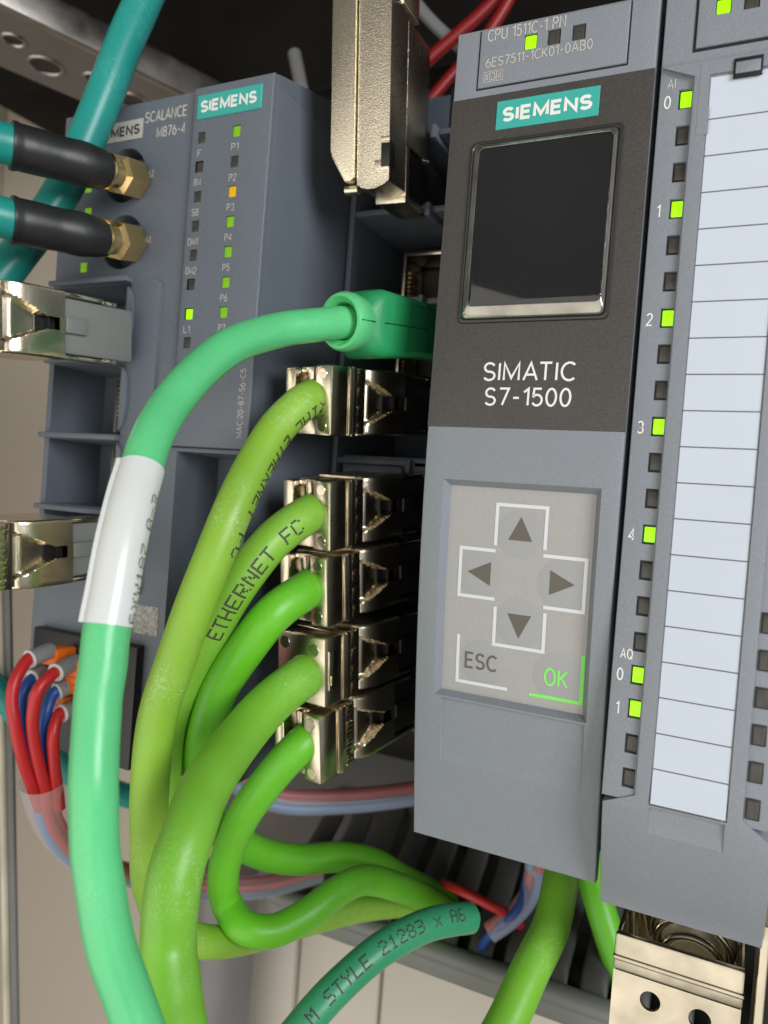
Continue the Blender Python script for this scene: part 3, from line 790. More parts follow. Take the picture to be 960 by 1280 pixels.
text(t, 'A1', -72.4, -70.8, -19.9, 1.6, Y0 - .07, 'beige_print', .13)
for x, z in ((-91.2, -5.3), (-90.8, -11.2), (-91.0, -24.0)):
    mb = MB(); mb.box(x - 1.0, x + 1.0, Y0 - .08, Y0 + .2, z - 1.1, z + 1.1, .08); mb.build('status_lamp', 'led_dim', t)
mb = MB(); mb.box(-67.6, -60.9, Y0 - .1, Y0 + .1, -107, -100.6); mb.build('paper_label', 'worn_label', t)
# raised port collar with thumb scallops
def rr(x0, x1, z0, z1, r_, n=5):
    pts = []
    for cx, cz, a0 in ((x1 - r_, z1 - r_, 0), (x0 + r_, z1 - r_, 90), (x0 + r_, z0 + r_, 180), (x1 - r_, z0 + r_, 270)):
        for q in range(n + 1):
            a = math.radians(a0 + q * 90 / n); pts.append((cx + r_ * math.cos(a), cz + r_ * math.sin(a)))
    return pts
mb = MB(); mb.prism(rr(-75.2, -66.2, -99, -28.2, 1.6), Y0 - .7, Y0 + .1, .4)
mb.build('port_collar', 'slate', t)
for a, b, c_, d in BAY:
    zc = (c_ + d) / 2
    mb = MB()
    mb.box(a - 1.4, b + .3, Y0 - 2.2, Y0 + 1.5, c_ + .1, c_ + 1.35, .25)
    mb.build('port_rib', 'slate', t)
    mb = MB(); mb.prism([(b, zc + 7.4)] + [(b + .2 + 1.9 * math.cos(math.radians(q)) , zc + 7.0 * math.sin(math.radians(q))) for q in range(90, -91, -15)] + [(b, zc - 7.4)], Y0 - 1.4, Y0 - .5, .2)
    mb.build('port_scallop', 'slate', t)
    mb = MB(); mb.box(-91, b - .6, Y0 + 14.2, Y0 + 15.9, zc - 6.5, zc + 6.5); sk = mb.build('port_socket', 'black', t)
    mb = MB(); mb.box(-91.4, -90.4, Y0 + 13, Y0 + 14.1, zc - 6.5, zc + 6.5); mb.build('port_shield', 'nickel_smooth', sk)
    mb = MB()
    for k in range(8): mb.box(b - 3.6, b - .4, Y0 + 2 , Y0 + 13, zc - 3.6 + k * 1.02, zc - 3.2 + k * 1.02)
    mb.build('contact_pins', 'gold_pin', sk)

# terminal block with orange levers, at the router's foot
t = thing('terminal_block', 'black terminal block with orange levers at the lower left', 'terminal block', (-88, 8, -135))
mb = MB(); mb.box(-96.5, -64, -1.5, .9, -137, -109.5, .5); mb.build('block_body', 'black', t)
for r_ in range(2):
    for k in range(5):
        mb = MB(); zc_ = -113.5 - k * 5.0; xc_ = -79.5 + r_ * 8.0
        mb.rings([[(xc_ + a * q_, y_, zc_ + b * q_) for a, b in ((-1, -1), (1, -1), (1, 1), (-1, 1))] for q_, y_ in ((2.3, -1.52), (2.2, -2.0), (1.5, -2.0), (1.4, -1.55))], False, True)
        mb.build('terminal_cell', 'duct', t)
for p in ((-82.74, -7.02, -113.54), (-77.27, -5.55, -115.40), (-77.58, -4.67, -119.56), (-83.02, -4.05, -125.04), (-89.88, 4.17, -104.23)):
    p = Vector(p)
    mb = MB(); mb.box(p.x - 2.6, p.x + 2.4, p.y - 1.5, p.y + 4, p.z - 2.0, p.z + 2.0, .5); mb.box(p.x - 2.0, p.x + 1.8, p.y - 1.8, p.y - 1.4, p.z - .2, p.z + .2)
    mb.build('lever', 'orange', t)

# ================================================================== switch module between router and controller
t = thing('switch_module', 'dark slate switch module set back between router and controller', 'network switch', (-19, 80, -137))
YS = 33.
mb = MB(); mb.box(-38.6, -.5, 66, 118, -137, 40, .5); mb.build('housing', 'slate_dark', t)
mb = MB(); mb.box(-38.6, -37.2, YS, 65.8, -131, 40, .3); mb.build('side_cheek', 'slate', t)
zr = [13.2, -4.6, -26.0, -46.5, -64.2, -82, -99, -116]
for i, z in enumerate(zr):
    mb = MB(); mb.box(-37.1, -18.5, YS, 65.7, z - .7, z + .7, .3); mb.box(-18.5, -17.2, YS - .8, 50, z - 2.2, z + .9, .3); mb.box(-17.1, -1, YS + 1.0, 65.7, z - .9, z + .5, .3)
    mb.build('shelf', 'slate', t)
for z0, z1 in ((-24.8, -6.0), (-44.8, -28)):
    zc = (z0 + z1) / 2
    mb = MB()
    x0, x1 = -32.5, -17.5
    mb.box(x0, x0 + 1.0, 52, 65.8, zc - 7.4, zc + 7.4, .2); mb.box(x1 - 1.0, x1, 52, 65.8, zc - 7.4, zc + 7.4, .2)
    mb.box(x0 + 1.02, x1 - 1.02, 52, 65.8, zc + 6.4, zc + 7.4, .2); mb.box(x0 + 1.02, x1 - 1.02, 52, 65.8, zc - 7.4, zc - 6.4, .2)
    sk = mb.build('port_shield', 'nickel_smooth', t)
    mb = MB(); mb.box(x0 + 1.1, x1 - 1.1, 64, 65.9, zc - 6.3, zc + 6.3); mb.build('port_socket', 'black', sk)
    mb = MB()
    for k in range(6): mb.tube([(x0 + 1.9 + .0 * k, 53 + q * 1.2, zc - 3.6 + k * 1.15 + .55 * math.sin(q * .9)) for q in range(6)], .38, 8)
    mb.build('contact_pins', 'gold_pin', sk)
mb = MB(); mb.box(-36, -2, YS + 1, 65, -66.5, -62.8, .5); mb.box(-35.0, -19, YS - 1, YS + .8, -71, -65, 1.0); mb.box(-33.8, -20.5, YS - 1.3, YS - 1.05, -70, -66.2); mb.build('cross_bar', 'slate', t)
mb = MB(); mb.rod((-48, 40, -66), (-48, 28, -66), [(0, 3), (9, 3), (10, 2.6)], 20); mb.build('knob', 'black', t)
text(t, 'NO', -15.8, -11.5, 18.0, 3.0, 40, 'post')
mb = MB(); mb.box(-17.6, -1, 40.2, 65, 15, 27, .4); mb.build('socket_label', 'black', t)

# ================================================================== plugs
def plug_parts(par, variant=0, local=True):
    """straight metal RJ45 plug; x across, y into the socket, z up; origin in the middle of its cable end"""
    def B(mb, n, m): return mb.build(n, m, par, local=True)
    H = 6.85
    # gripping clamp at the cable end
    mb = MB()
    if variant == 0:
        mb.box(-6.4, -3.7, .4, 5.2, -H, H - .3, .35)
        mb.box(1.9, 6.3, 0, 5.2, -H, H, .45)
        mb.box(-3.6, 1.8, 1.2, 5.2, -H + .1, -3.2, .35)
        mb.box(-3.6, 1.8, 2.2, 5.2, 5.6, H - .1, .25)
        mb.box(-.6, .9, .8, 2.1, 3.9, H - .25, .2)
        mb.box(-3.6, 1.8, 4.2, 5.2, -3.1, 5.5, .1)
        for zz_ in (5.1, -5.0):
            mb.rod((4.0, .02, zz_), (4.0, -1, zz_), [(0, 1.15), (.12, 1.05)], 20)
    else:
        mb.box(-6.4, 6.3, 0, 5.2, -H, H, .4)
        for xx, zz_ in ((3.4, 4.2), (-4.3, 4.6)): mb.rod((xx, .02, zz_), (xx, -1, zz_), [(0, 1.35), (.12, 1.25)], 20)
    B(mb, 'cable_clamp', 'nickel')
    if variant == 1:
        mb = MB(); mb.box(6.25, 6.6, 1.0, 3.6, -3.6, 4.2, .12); mb.box(6.5, 6.9, 1.3, 2.0, -2.6, -.6, .15); B(mb, 'clamp_latch', 'nickel_smooth')
    mb = MB(); mb.box(-6.5, 6.45, 5.4, 8.0, -H, H, .5); mb.box(-6.2, 6.5, 6.2, 7.2, -H - .1, H + .1, .3); B(mb, 'ridge', 'nickel')
    mb = MB(); mb.box(-6.2, 5.5, 8.0, 11.5, -H + .3, H - .3, .1)
    for q in range(-5, 6): mb.box(5.3, 5.9 + .25 * ((q * 7) % 3 - 1), 8.6, 10.4, q * 1.2 - .5, q * 1.2 + .55, .2)
    B(mb, 'slot_band', 'nickel_smooth')
    # body with a convex cheek and a tapering groove running to the latch window
    ny, nz = 40, 44
    def cheek(y, z):
        k = min(1, max(0, (y - 11.5) / 5.5))
        x = 3.3 + 3.35 * math.sqrt(1 - (1 - k) ** 2)
        hw = 4.9 - (y - 11.5) * (3.6 / 8.5)
        if y <= 20.0:
            dd = (hw - abs(z)) / .35
            k2 = min(1, max(0, dd)); k2 = k2 * k2 * (3 - 2 * k2)
            xv = 3.3 + 1.7 * min(1, (y - 11.5) / 2.0) - .10 * (y - 11.5)
            x = x * (1 - k2) + min(x, xv) * k2
        e = (abs(z) - (H - .55)) / .55
        if e > 0: x -= .55 * (1 - math.sqrt(max(0, 1 - e * e)))
        return x
    mb = MB()
    ys = [11.5 + 12.5 * i / ny for i in range(ny + 1)]; zs = [-H + 2 * H * j / nz for j in range(nz + 1)]
    g = [[mb.v((cheek(y, z), y, z)) for z in zs] for y in ys]
    for i in range(ny):
        for j in range(nz):
            if 19.2 < (ys[i] + ys[i + 1]) / 2 < 22.6 and abs((zs[j] + zs[j + 1]) / 2) < 1.4: continue
            mb.f([g[i][j], g[i + 1][j], g[i + 1][j + 1], g[i][j + 1]])
    def side(vs, x):
        b_ = [mb.v((x, v.co.y, v.co.z)) for v in vs]
        for a in range(len(vs) - 1): mb.f([vs[a], vs[a + 1], b_[a + 1], b_[a]])
        return b_
    side([r_[0] for r_ in g], -6.4); side([r_[-1] for r_ in g], -6.4); side(g[0], -6.4); side(g[-1], -6.4)
    mb.poly([(-6.4, 11.5, -H), (-6.4, 24, -H), (-6.4, 24, H), (-6.4, 11.5, H)])
    B(mb, 'body', 'nickel')
    mb = MB(); mb.box(3.0, 4.6, 18.6, 23, -1.8, 1.8); mb.box(4.5, 6.0, 20.6, 21.0, -1.3, 1.3); B(mb, 'latch_window', 'black')
    mb = MB(); mb.box(-5.9, 6.0, 24.05, 41, -5.7, 5.7, .8); B(mb, 'insert', 'black')  # grey plastic turned black for the shadow around the stacked plugs
    mb = MB(); mb.box(5.9, 7.0, 24.1, 29, -1.5, 1.7, .3); B(mb, 'release_tab', 'black')  # tab blackened for the same shadow
    for s_ in (-1, 1):
        mb = MB(); mb.box(4.6, 6.4, 22.5, 33, s_ * 5.85, s_ * 6.7, .2); mb.box(5.2, 6.2, 33.02, 36.5, s_ * 5.6, s_ * 6.5, .25); B(mb, 'guide_arm', 'nickel_smooth')

def plug_matrix(d, roll=0.):
    d = Vector(d).normalized()
    x = Vector((1, 0, 0)); x = (x - d * x.dot(d)).normalized()
    z = x.cross(d)
    return Matrix((x, d, z)).transposed() @ Matrix.Rotation(math.radians(roll), 3, 'Y')
proto = [None, None]
def plug(par, p, d, variant=0, roll=0.):
    """a plug as a part of its cable; first one is built, the others are copies that share its meshes"""
    if proto[variant] is None:
        o = MB(); o.box(-5, 4.0, 6, 20, -5.5, 5.5); o = o.build('plug', 'black', None)
        plug_parts(o, variant); proto[variant] = o
        q = o
    else:
        q = copy_tree(proto[variant]); q.name = 'plug'
    q.parent = par
    q.location = (Vector(p) - origin(par)) * S
    q.rotation_euler = plug_matrix(d, roll).to_euler()
    return q

DP = (0.1960, 0.9716, 0.1328)
CG = 'green network cables plugged in beside the controller'
def net(label, p, variant, dd, pts, r, m):
    t = thing('network_cable', label, 'network cable', p, CG)
    plug(t, p, Vector(dd) + Vector((random.uniform(-.025, .025), 0, random.uniform(-.025, .025))), variant, random.uniform(-1.6, 1.6))
    return t, cable(pts, r, m, t)
c1, k1 = net('yellowish green cable from the topmost metal plug, just below the moulded green plug', (-26.16, 0.00, -54.54), 0, DP,
    [(-24.44, 4.30, -52.41), (-25.68, -1.89, -55.13), (-27.87, -6.36, -60.12), (-28.74, -12.47, -68.30), (-29.12, -18.41, -78.76), (-32.10, -21.20, -91.80), (-35.46, -21.93, -103.61), (-39.12, -21.68, -114.44), (-41.60, -19.82, -128.75), (-43.79, -16.67, -141.00),
     (-47.09, -10.75, -153.82), (-49.15, -2.01, -166.49), (-47.18, 7.65, -173.98), (-43.41, 19.35, -177.71), (-37.24, 34.46, -179.23), (-27.32, 50.27, -179.66), (-16.92, 64.05, -182.18), (-5.60, 81.39, -194.83)], 3.55, 'g1')
c2, k2 = net('green cable printed ETHERNET FC, from the second metal plug down', (-24.55, -0.00, -77.14), 0, DP,
    [(-23.45, 5.42, -75.50), (-23.95, -1.51, -77.58), (-26.71, -7.35, -82.29), (-30.88, -11.73, -90.89), (-36.93, -11.49, -100.86), (-43.24, -10.28, -111.45), (-48.68, -7.56, -122.74), (-52.25, -4.01, -137.04), (-57.42, 4.26, -154.43), (-62.58, 14.72, -173.47), (-66.66, 23.46, -193.06), (-67.66, 28.05, -216.86), (-62.98, 34.49, -283.94), (-57.90, 46.03, -383.23)], 3.75, 'g2')
c3, k3 = net('bright green cable from the third metal plug down, passing behind the thick front cable', (-23.99, 0.00, -92.00), 0, DP,
    [(-22.32, 5.67, -90.11), (-23.09, -1.39, -92.42), (-25.24, -6.92, -95.91), (-29.55, -9.11, -102.53), (-35.53, -7.70, -110.90), (-40.95, -4.94, -121.00), (-46.64, 0.99, -132.13), (-51.08, 9.70, -144.40), (-51.51, 18.16, -154.80), (-46.95, 27.95, -162.02), (-40.80, 36.36, -165.50), (-34.95, 44.68, -166.39),
     (-28.67, 52.06, -168.90), (-22.21, 58.36, -174.22), (-14.44, 66.37, -180.71), (-5.15, 79.44, -192.57)], 3.75, 'g3')
c4, k4 = net('thickest green cable, bulging nearest the viewer, from the fourth metal plug down', (-23.00, 0.00, -107.44), 1, DP,
    [(-22.57, 10.74, -107.69), (-22.06, -0.12, -108.85), (-23.99, -6.64, -112.13), (-24.34, -16.89, -117.26), (-22.27, -28.19, -122.25), (-20.23, -35.08, -127.68), (-19.50, -38.18, -133.60), (-18.77, -39.12, -142.61), (-15.57, -41.01, -147.62), (-12.03, -42.74, -152.21), (-8.43, -43.38, -159.39), (-3.94, -37.43, -190.96), (-1.03, -23.91, -249.41), (4.82, -1.29, -367.24)], 4.2, 'g4')
c5, k5 = net('vivid green cable making a tight U-turn, from the lowest metal plug of the stack', (-22.79, 0.00, -122.53), 0, DP,
    [(-20.31, 6.04, -119.99), (-21.72, -0.23, -122.56), (-27.29, -0.81, -129.71), (-33.89, 1.39, -138.89), (-40.40, 5.84, -149.01), (-45.09, 10.05, -159.11), (-46.24, 13.76, -168.04), (-39.98, 12.26, -170.87), (-34.51, 15.97, -171.48), (-29.74, 21.61, -169.39), (-25.80, 30.21, -165.90), (-22.95, 37.12, -165.74), (-19.03, 45.56, -169.45), (-13.31, 57.02, -176.79), (-4.51, 77.53, -192.57)], 3.5, 'g3')

def arc_at(curve, p):
    acc = [0]
    for a, b in zip(curve, curve[1:]): acc.append(acc[-1] + (b - a).length)
    i = min(range(len(curve)), key=lambda i: (curve[i] - Vector(p)).length)
    return acc[i]
dot_print(c2, k2, 3.75, arc_at(k2, (-36.44, -11.24, -100.05)), 'ETHERNET FC', .43, .40, -.30, False, 'dark_print', 1.0)
dot_print(c1, k1, 3.55, arc_at(k1, (-25.32, 2.75, -53.31)), 'TRIAL ETHERNET FC', .42, .40, -.75, True, 'dark_print', 1.0)
# ---- the plug hanging down at the top
t = thing('angled_plug', 'upright grainy metal plug hanging at the top centre between the modules', 'network plug', (-23, 18, -8))
YV = 10.
mb = MB()
def strap(x0, x1, zt, zb, cut):
    return [(x0, zt), (x1, zt), (x1, zb + .6), (x1 - .8, zb), (x1 - 2.2, zb), (x0 + .1, zb + cut), (x0, zb + cut + 1.5)]
mb.prism(strap(-29.9, -24.55, 29.6, -7.2, 5.0), YV - .5, YV + 9, .4); mb.build('cover_flap', 'nickel_grain', t)
mb = MB(); mb.box(-29.7, -24.6, YV, YV + 9, 30.2, 60, .4); mb.build('cover_tail', 'nickel_grain', t)
mb = MB()
zb = -8.8
pts = [(-24.2, 60), (-17.2, 60), (-17.0, zb + 2)] + [(-17.0 - 7.0 * q / 8, zb + 1.4 - 1.5 * math.sin(math.pi * (q / 8) * .8 + .1)) for q in range(9)] + [(-24.2, zb + 1)]
mb.prism(pts, YV, YV + 10, .35); mb.box(-20.2, -17.05, YV - .12, YV + .1, -5.5, -4.0 + .6, .1); mb.build('front_shell', 'nickel_grain', t)
mb = MB(); mb.box(-18.75, -16.85, YV - .25, YV + 3.0, -.2 - 4.6, -.2, .12); mb.build('latch_window', 'black', t)
mb = MB(); mb.box(-18.9, -16.8, YV - .4, YV + 2.8, .0, 1.0, .2); mb.build('window_lip', 'nickel_grain', t)
mb = MB(); mb.box(-24.0, -16.95, YV + 10.2, YV + 25, 2.2, 27, .5); mb.box(-24, -16.9, YV + 10.2, YV + 12.6, -8.4, 2.1, .3); mb.box(-24, -16.9, YV + 10.2, YV + 26, -9.6, -7.9, .3); mb.build('rear_shell', 'nickel_grain', t)
mb = MB(); mb.box(-16.98, -16.86, YV + 12, YV + 13.8, 22.6, 25.2); mb.box(-16.98, -16.86, YV + 17.6, YV + 19.4, 22.6, 25.2); mb.build('shell_slot', 'black', t)
mb = MB(); mb.box(-23.8, -17.1, YV + 12.7, YV + 27, -7.8, 2.0, 1.0); mb.box(-23.5, -17.5, YV + 22, YV + 44, -7, 3, .5); mb.build('insert', 'black', t)
mb = MB(); mb.box(-24, -16.7, YV + 6, YV + 16, 28.0, 60, .4); mb.build('cable_clamp', 'nickel_grain', t)
mb = MB(); mb.rod((-27.4, YV + 2, -8.4), (-24.5, YV + 2, -8.4), [(0, 1.0), (2.9, 1.0)], 12); mb.build('hinge', 'nickel_smooth', t)
mb = MB()
for z in (2.0, -9.0): mb.rod((-17.6, YV + 22, z), (-15.5, YV + 24, z), [(0, .8), (1.6, .8), (2, .5)], 12)
mb.build('pin', 'nickel_smooth', t)

t = [o for o in bpy.data.objects if o.name == 'angled_plug'][0]
t.rotation_euler = (math.radians(9), 0, math.radians(5))
t.location += Vector((-.9, 0, .9)) * S

# ---- two plugs in the router's left-hand bays
DL = (0.1312, 0.9881, 0.0803)
gl = 'metal plugs in the router bays'
for lab, p, dd in (('silver metal plug in the router, just below the lower aerial lead', (-82.15, -41.94, -44.80), (0.1312, 0.9881, 0.0803)), ('bronze tinted metal plug in the lower router bay, above the red wires', (-81.26, -36.89, -90.48), (0.1312, 0.9881, 0.0803))):
    q = copy_tree(proto[0]); q.parent = None; q.name = 'network_plug'
    meta(q, lab, 'network plug', gl)
    for ch in q.children:
        if ch.name.split('.')[0] in ('insert', 'release_tab'):
            ch.material_slots[0].link = 'OBJECT'; ch.material_slots[0].material = G['insert']
    q.location = Vector(p) * S
    q.rotation_euler = plug_matrix(dd).to_euler()

# ================================================================== other cables
# mint cable with moulded plug and white marker
t = thing('patch_cable', 'mint green cable with moulded plug and white marker sleeve, nearest the viewer', 'network cable', (-17.43, 0.00, -39.01))
mc = cable([(-16.85, 1.55, -38.96), (-18.54, -2.61, -40.07), (-20.47, -8.00, -41.92), (-24.79, -15.66, -44.63), (-27.22, -23.55, -48.85), (-28.45, -30.92, -55.09), (-28.50, -36.61, -61.36), (-27.14, -41.62, -67.65), (-25.87, -44.44, -72.63), (-24.54, -47.23, -77.46), (-23.12, -50.03, -85.20), (-22.31, -52.00, -92.57), (-21.79, -52.97, -98.16), (-21.18, -53.90, -103.52), (-19.40, -55.44, -112.40),
    (-18.79, -55.28, -119.18), (-17.57, -54.85, -126.43), (-15.43, -53.97, -133.60), (-12.82, -52.87, -140.73), (-9.23, -51.33, -149.84), (-5.15, -42.27, -182.42), (-0.13, -25.63, -246.47), (7.49, -0.01, -367.01)], 3.1, 'mint', t)
dm = Vector(DP).normalized()
pb = Vector((-17.87, -2.28, -39.86))
MPL = plug_matrix(DP).to_4x4(); MPL.translation = pb
mb = MB()
n = 32
def ell(y, rx, rz, sq=2.0):
    out = []
    for i in range(n):
        a = 2 * math.pi * i / n; c_, s_ = math.cos(a), math.sin(a)
        out.append(MPL @ Vector((rx * abs(c_) ** (2 / sq) * (1 if c_ > 0 else -1), y, rz * abs(s_) ** (2 / sq) * (1 if s_ > 0 else -1))))
    return out
mb.rings([ell(2.0, 3.2, 3.2), ell(-.3, 3.5, 3.6), ell(-1.4, 4.4, 4.6), ell(-1.3, 5.0, 5.2), ell(-.4, 5.45, 5.6), ell(1.2, 5.4, 5.6), ell(3.2, 5.0, 5.2), ell(3.9, 4.8, 5.0)], True, True)
boot = mb.build('strain_collar', 'mint', t)
mb = MB()
mb.rings([ell(3.3, 4.4, 5.0, 2.6), ell(4.6, 5.2, 6.0, 4), ell(6.5, 5.7, 6.6, 6), ell(20, 5.8, 5.7, 8), ell(20.6, 5.5, 5.3, 8), ell(36, 5.3, 5.2, 8)], True, True); mb.build('moulded_plug', 'mint_boot', t)
mb = MB(); mb.box(5.5, 5.84, 5.6, 20, -.07, .07, 0, MPL); mb.box(4.6, 5.47, -1.0, 3.0, -.06, .06, 0, MPL); mb.build('mould_seam', 'black', t)
fr = frames(mc); sm = [p for p in mc]
def sub(c, a, b):
    acc = [0]
    for x, y in zip(c, c[1:]): acc.append(acc[-1] + (y - x).length)
    return [p for p, s_ in zip(c, acc) if a <= s_ <= b], acc
pa, pz = Vector((-26.37, -43.53, -70.85)), Vector((-22.25, -51.98, -92.78))
ia = min(range(len(mc)), key=lambda i: (mc[i] - pa).length); ib = min(range(len(mc)), key=lambda i: (mc[i] - pz).length)
seg = mc[ia:ib + 1]
mb = MB()
f2 = frames(seg)
rr2 = []
for p, tt, u, w_ in f2:
    d = (EYE - p); d = (d - tt * d.dot(tt)).normalized(); e = tt.cross(d)
    ring = []
    for i in range(32):
        a = 2 * math.pi * i / 32
        rx = 3.35 if math.cos(a) < 0 or abs(math.sin(a)) < .85 else 3.55
        ring.append(p + (e * math.sin(a) * 3.3 + d * math.cos(a) * 3.22))
    rr2.append(ring)
mb.rings(rr2, False, False)
wm = mb.build('marker_sleeve', 'sleeve', t, ang=60)
mb = MB()
lip = []
for p, tt, u, w_ in f2:
    d = (EYE - p); d = (d - tt * d.dot(tt)).normalized(); e = tt.cross(d)
    lip.append([p - e * 3.1 + d * 1.2, p - e * 3.7 + d * .9, p - e * 3.72 + d * .5, p - e * 3.2 + d * .4] if (Vector((1, 0, 0)).dot(e) > 0) else [p + e * 3.1 + d * 1.2, p + e * 3.7 + d * .9, p + e * 3.72 + d * .5, p + e * 3.2 + d * .4])
mb.rings(lip); mb.build('sleeve_fold', 'sleeve', t)
acc = [0]
for a, b in zip(seg, seg[1:]): acc.append(acc[-1] + (b - a).length)
dot_print(t, seg, 3.32, acc[-1] - .6, '6XV187 0-3', .25, .31, -1.1, False, 'grey_print', .9)

# teal cable from the top, and two aerial leads in front of it
t = thing('teal_cable', 'teal cable running diagonally down from the top left', 'cable', (-70.60, -23.71, -18.30))
cable([(-83.10, 21.64, 109.78), (-77.34, 5.45, 49.33), (-79.27, 2.06, 36.62), (-81.12, -1.29, 24.17), (-83.08, -3.56, 12.90), (-85.89, -5.10, 2.92), (-89.87, -7.23, -8.79), (-93.45, -10.25, -18.87), (-96.65, -14.17, -27.91), (-102.22, -19.27, -39.23), (-112.98, -31.55, -63.79), (-116.69, -42.79, -94.11)], 4.0, 'teal', t)
for lab, hx, ra, rb, ea in (('upper aerial lead with black heatshrink and gold nut', (-75.59, -3.50, -6.19), (-75.33, -11.35, -7.81), (-83.01, -25.01, -8.45), (-87.63, -35.00, -10.10)),
                        ('lower aerial lead with black heatshrink and gold nut', (-75.19, -3.50, -20.49), (-74.82, -11.40, -22.37), (-81.87, -24.76, -23.24), (-86.54, -34.76, -24.20))):
    hx, ra, rb, ea = map(Vector, (hx, ra, rb, ea))
    t = thing('aerial_lead', lab, 'aerial cable', hx, 'aerial leads screwed into the router')
    ax = (hx - ra).normalized()
    cable([ea + (ea - rb) * 2.5 + Vector((0, 0, -25)), ea + (ea - rb) * 1.0 + Vector((0, 0, -4)), ea, (ea + rb) / 2 + Vector((0, 0, .4)), rb, rb.lerp(ra, .3)], 3.95, 'teal', t)
    mb = MB()
    cv = spline([rb - (ra - rb).normalized() * .8, rb.lerp(ra, .5), ra, ra + ax * .9], 12)
    mb.tube(cv, lambda q: 4.45 - .55 * q + .14 * math.sin(q * 9) + (.25 if q < .04 else 0) + (.5 * math.exp(-((q - .52) / .12) ** 2)) - (.5 if q > .97 else 0), 32)
    mb.build('heatshrink', 'shrink', t, ang=60)
    mb = MB(); mb.rod(ra + ax * .2, hx, [(0, 3.3), (.8, 3.7), (1.3, 3.95), (2.2, 3.95), (2.6, 3.6), (2.7, 3.2), (5.0, 3.2)], 28); mb.build('crimp_collar', 'gold', t)
    mb = MB(); L_ = 4.8
    c0 = hx - ax * (L_ / 2)
    mb.rod(c0, hx, [(-.6, 2.9), (0, 3.7), (.5, 4.45), (L_ + .9, 4.45), (L_ + 1.6, 4.0)], 6); mb.build('hex_nut', 'gold', t, ang=20)
    mb = MB(); mb.rod(hx + ax * 2.6, hx + ax * 4.2, [(0, 3.6), (1.6, 3.6)], 24); mb.build('nut_skirt', 'gold', t)

# teal cable in the lower background, left
t = thing('teal_cable', 'teal cable low at the left, behind the red and blue wires', 'cable', (-116.86, 17.17, -140.38))
cable([(-169.31, -23.71, -100.41), (-145.22, -5.81, -113.27), (-129.16, 6.05, -125.19), (-122.46, 12.40, -134.27), (-118.27, 18.63, -144.33), (-113.52, 26.22, -155.48), (-107.37, 35.66, -162.71), (-101.50, 46.11, -168.26), (-96.95, 59.25, -174.03)], 3.4, 'teal', t)

# red and blue wires with grey ferrules
wires = [('leftmost red wire curving down from a grey ferrule', 'red', [(-82.78, -9.23, -112.31), (-82.98, -11.54, -112.52), (-83.08, -13.83, -113.40), (-82.39, -16.88, -116.71), (-81.94, -17.87, -121.02), (-81.12, -17.57, -125.67), (-80.92, -15.40, -133.01), (-81.27, -12.38, -139.87), (-82.21, -8.54, -147.20)]),
         ('middle red wire, between the two blue wires', 'red', [(-77.50, -6.75, -114.35), (-77.42, -8.94, -115.02), (-76.93, -12.04, -115.62), (-76.99, -15.45, -118.07), (-77.84, -15.95, -122.86), (-78.88, -14.36, -129.59), (-79.21, -11.36, -138.13), (-80.36, -7.64, -146.15)]),
         ('shortest red wire, right of the blue wires', 'red', [(-77.36, -4.67, -124.56), (-77.34, -6.88, -124.79), (-77.58, -9.22, -125.19), (-76.77, -11.11, -128.42), (-77.18, -10.31, -133.95), (-77.90, -8.55, -139.91), (-79.16, -5.98, -147.31)]),
         ('blue wire half hidden behind the leftmost red wire', 'blue', [(-85.38, -6.15, -117.75), (-85.45, -8.40, -118.26), (-85.48, -10.64, -118.75), (-85.13, -12.75, -121.46), (-85.63, -12.01, -128.24), (-85.26, -9.79, -136.76), (-84.43, -7.33, -144.53), (-83.67, -5.94, -148.45)]),
         ('blue wire just right of the middle red wire', 'blue', [(-79.50, -4.49, -119.94), (-79.47, -6.69, -120.22), (-80.49, -8.31, -121.16), (-80.13, -10.43, -124.88), (-81.11, -9.92, -131.20), (-80.87, -8.81, -136.96), (-81.11, -6.83, -143.00), (-81.39, -4.85, -148.26)])]
for lab, m_, pts in wires:
    t = thing('signal_wire', lab, 'wire', pts[0], 'red and blue wires at the lower left')
    pts = [Vector(p) for p in pts]
    cable(pts, 1.3 if m_ == 'red' else 1.2, m_, t, 'insulation', n=16)
    d = (pts[2] - pts[0]).normalized()
    p0 = pts[0] - d * 1.6; p1 = pts[2] - d * .6
    mb = MB(); l_ = (p1 - p0).length; mb.rod(p0, p1, [(0, 1.5), (1, 1.85), (l_ - 1, 1.9), (l_, 2.0)], 20); q = mb.build('ferrule', 'ferrule', t)
    mb = MB(); mb.rod(p1, p1 + d, [(-.25, 2.0), (.1, 2.06), (.25, 1.9), (.1, 1.7)], 20); mb.build('ferrule_rim', 'ferrule_edge', q)
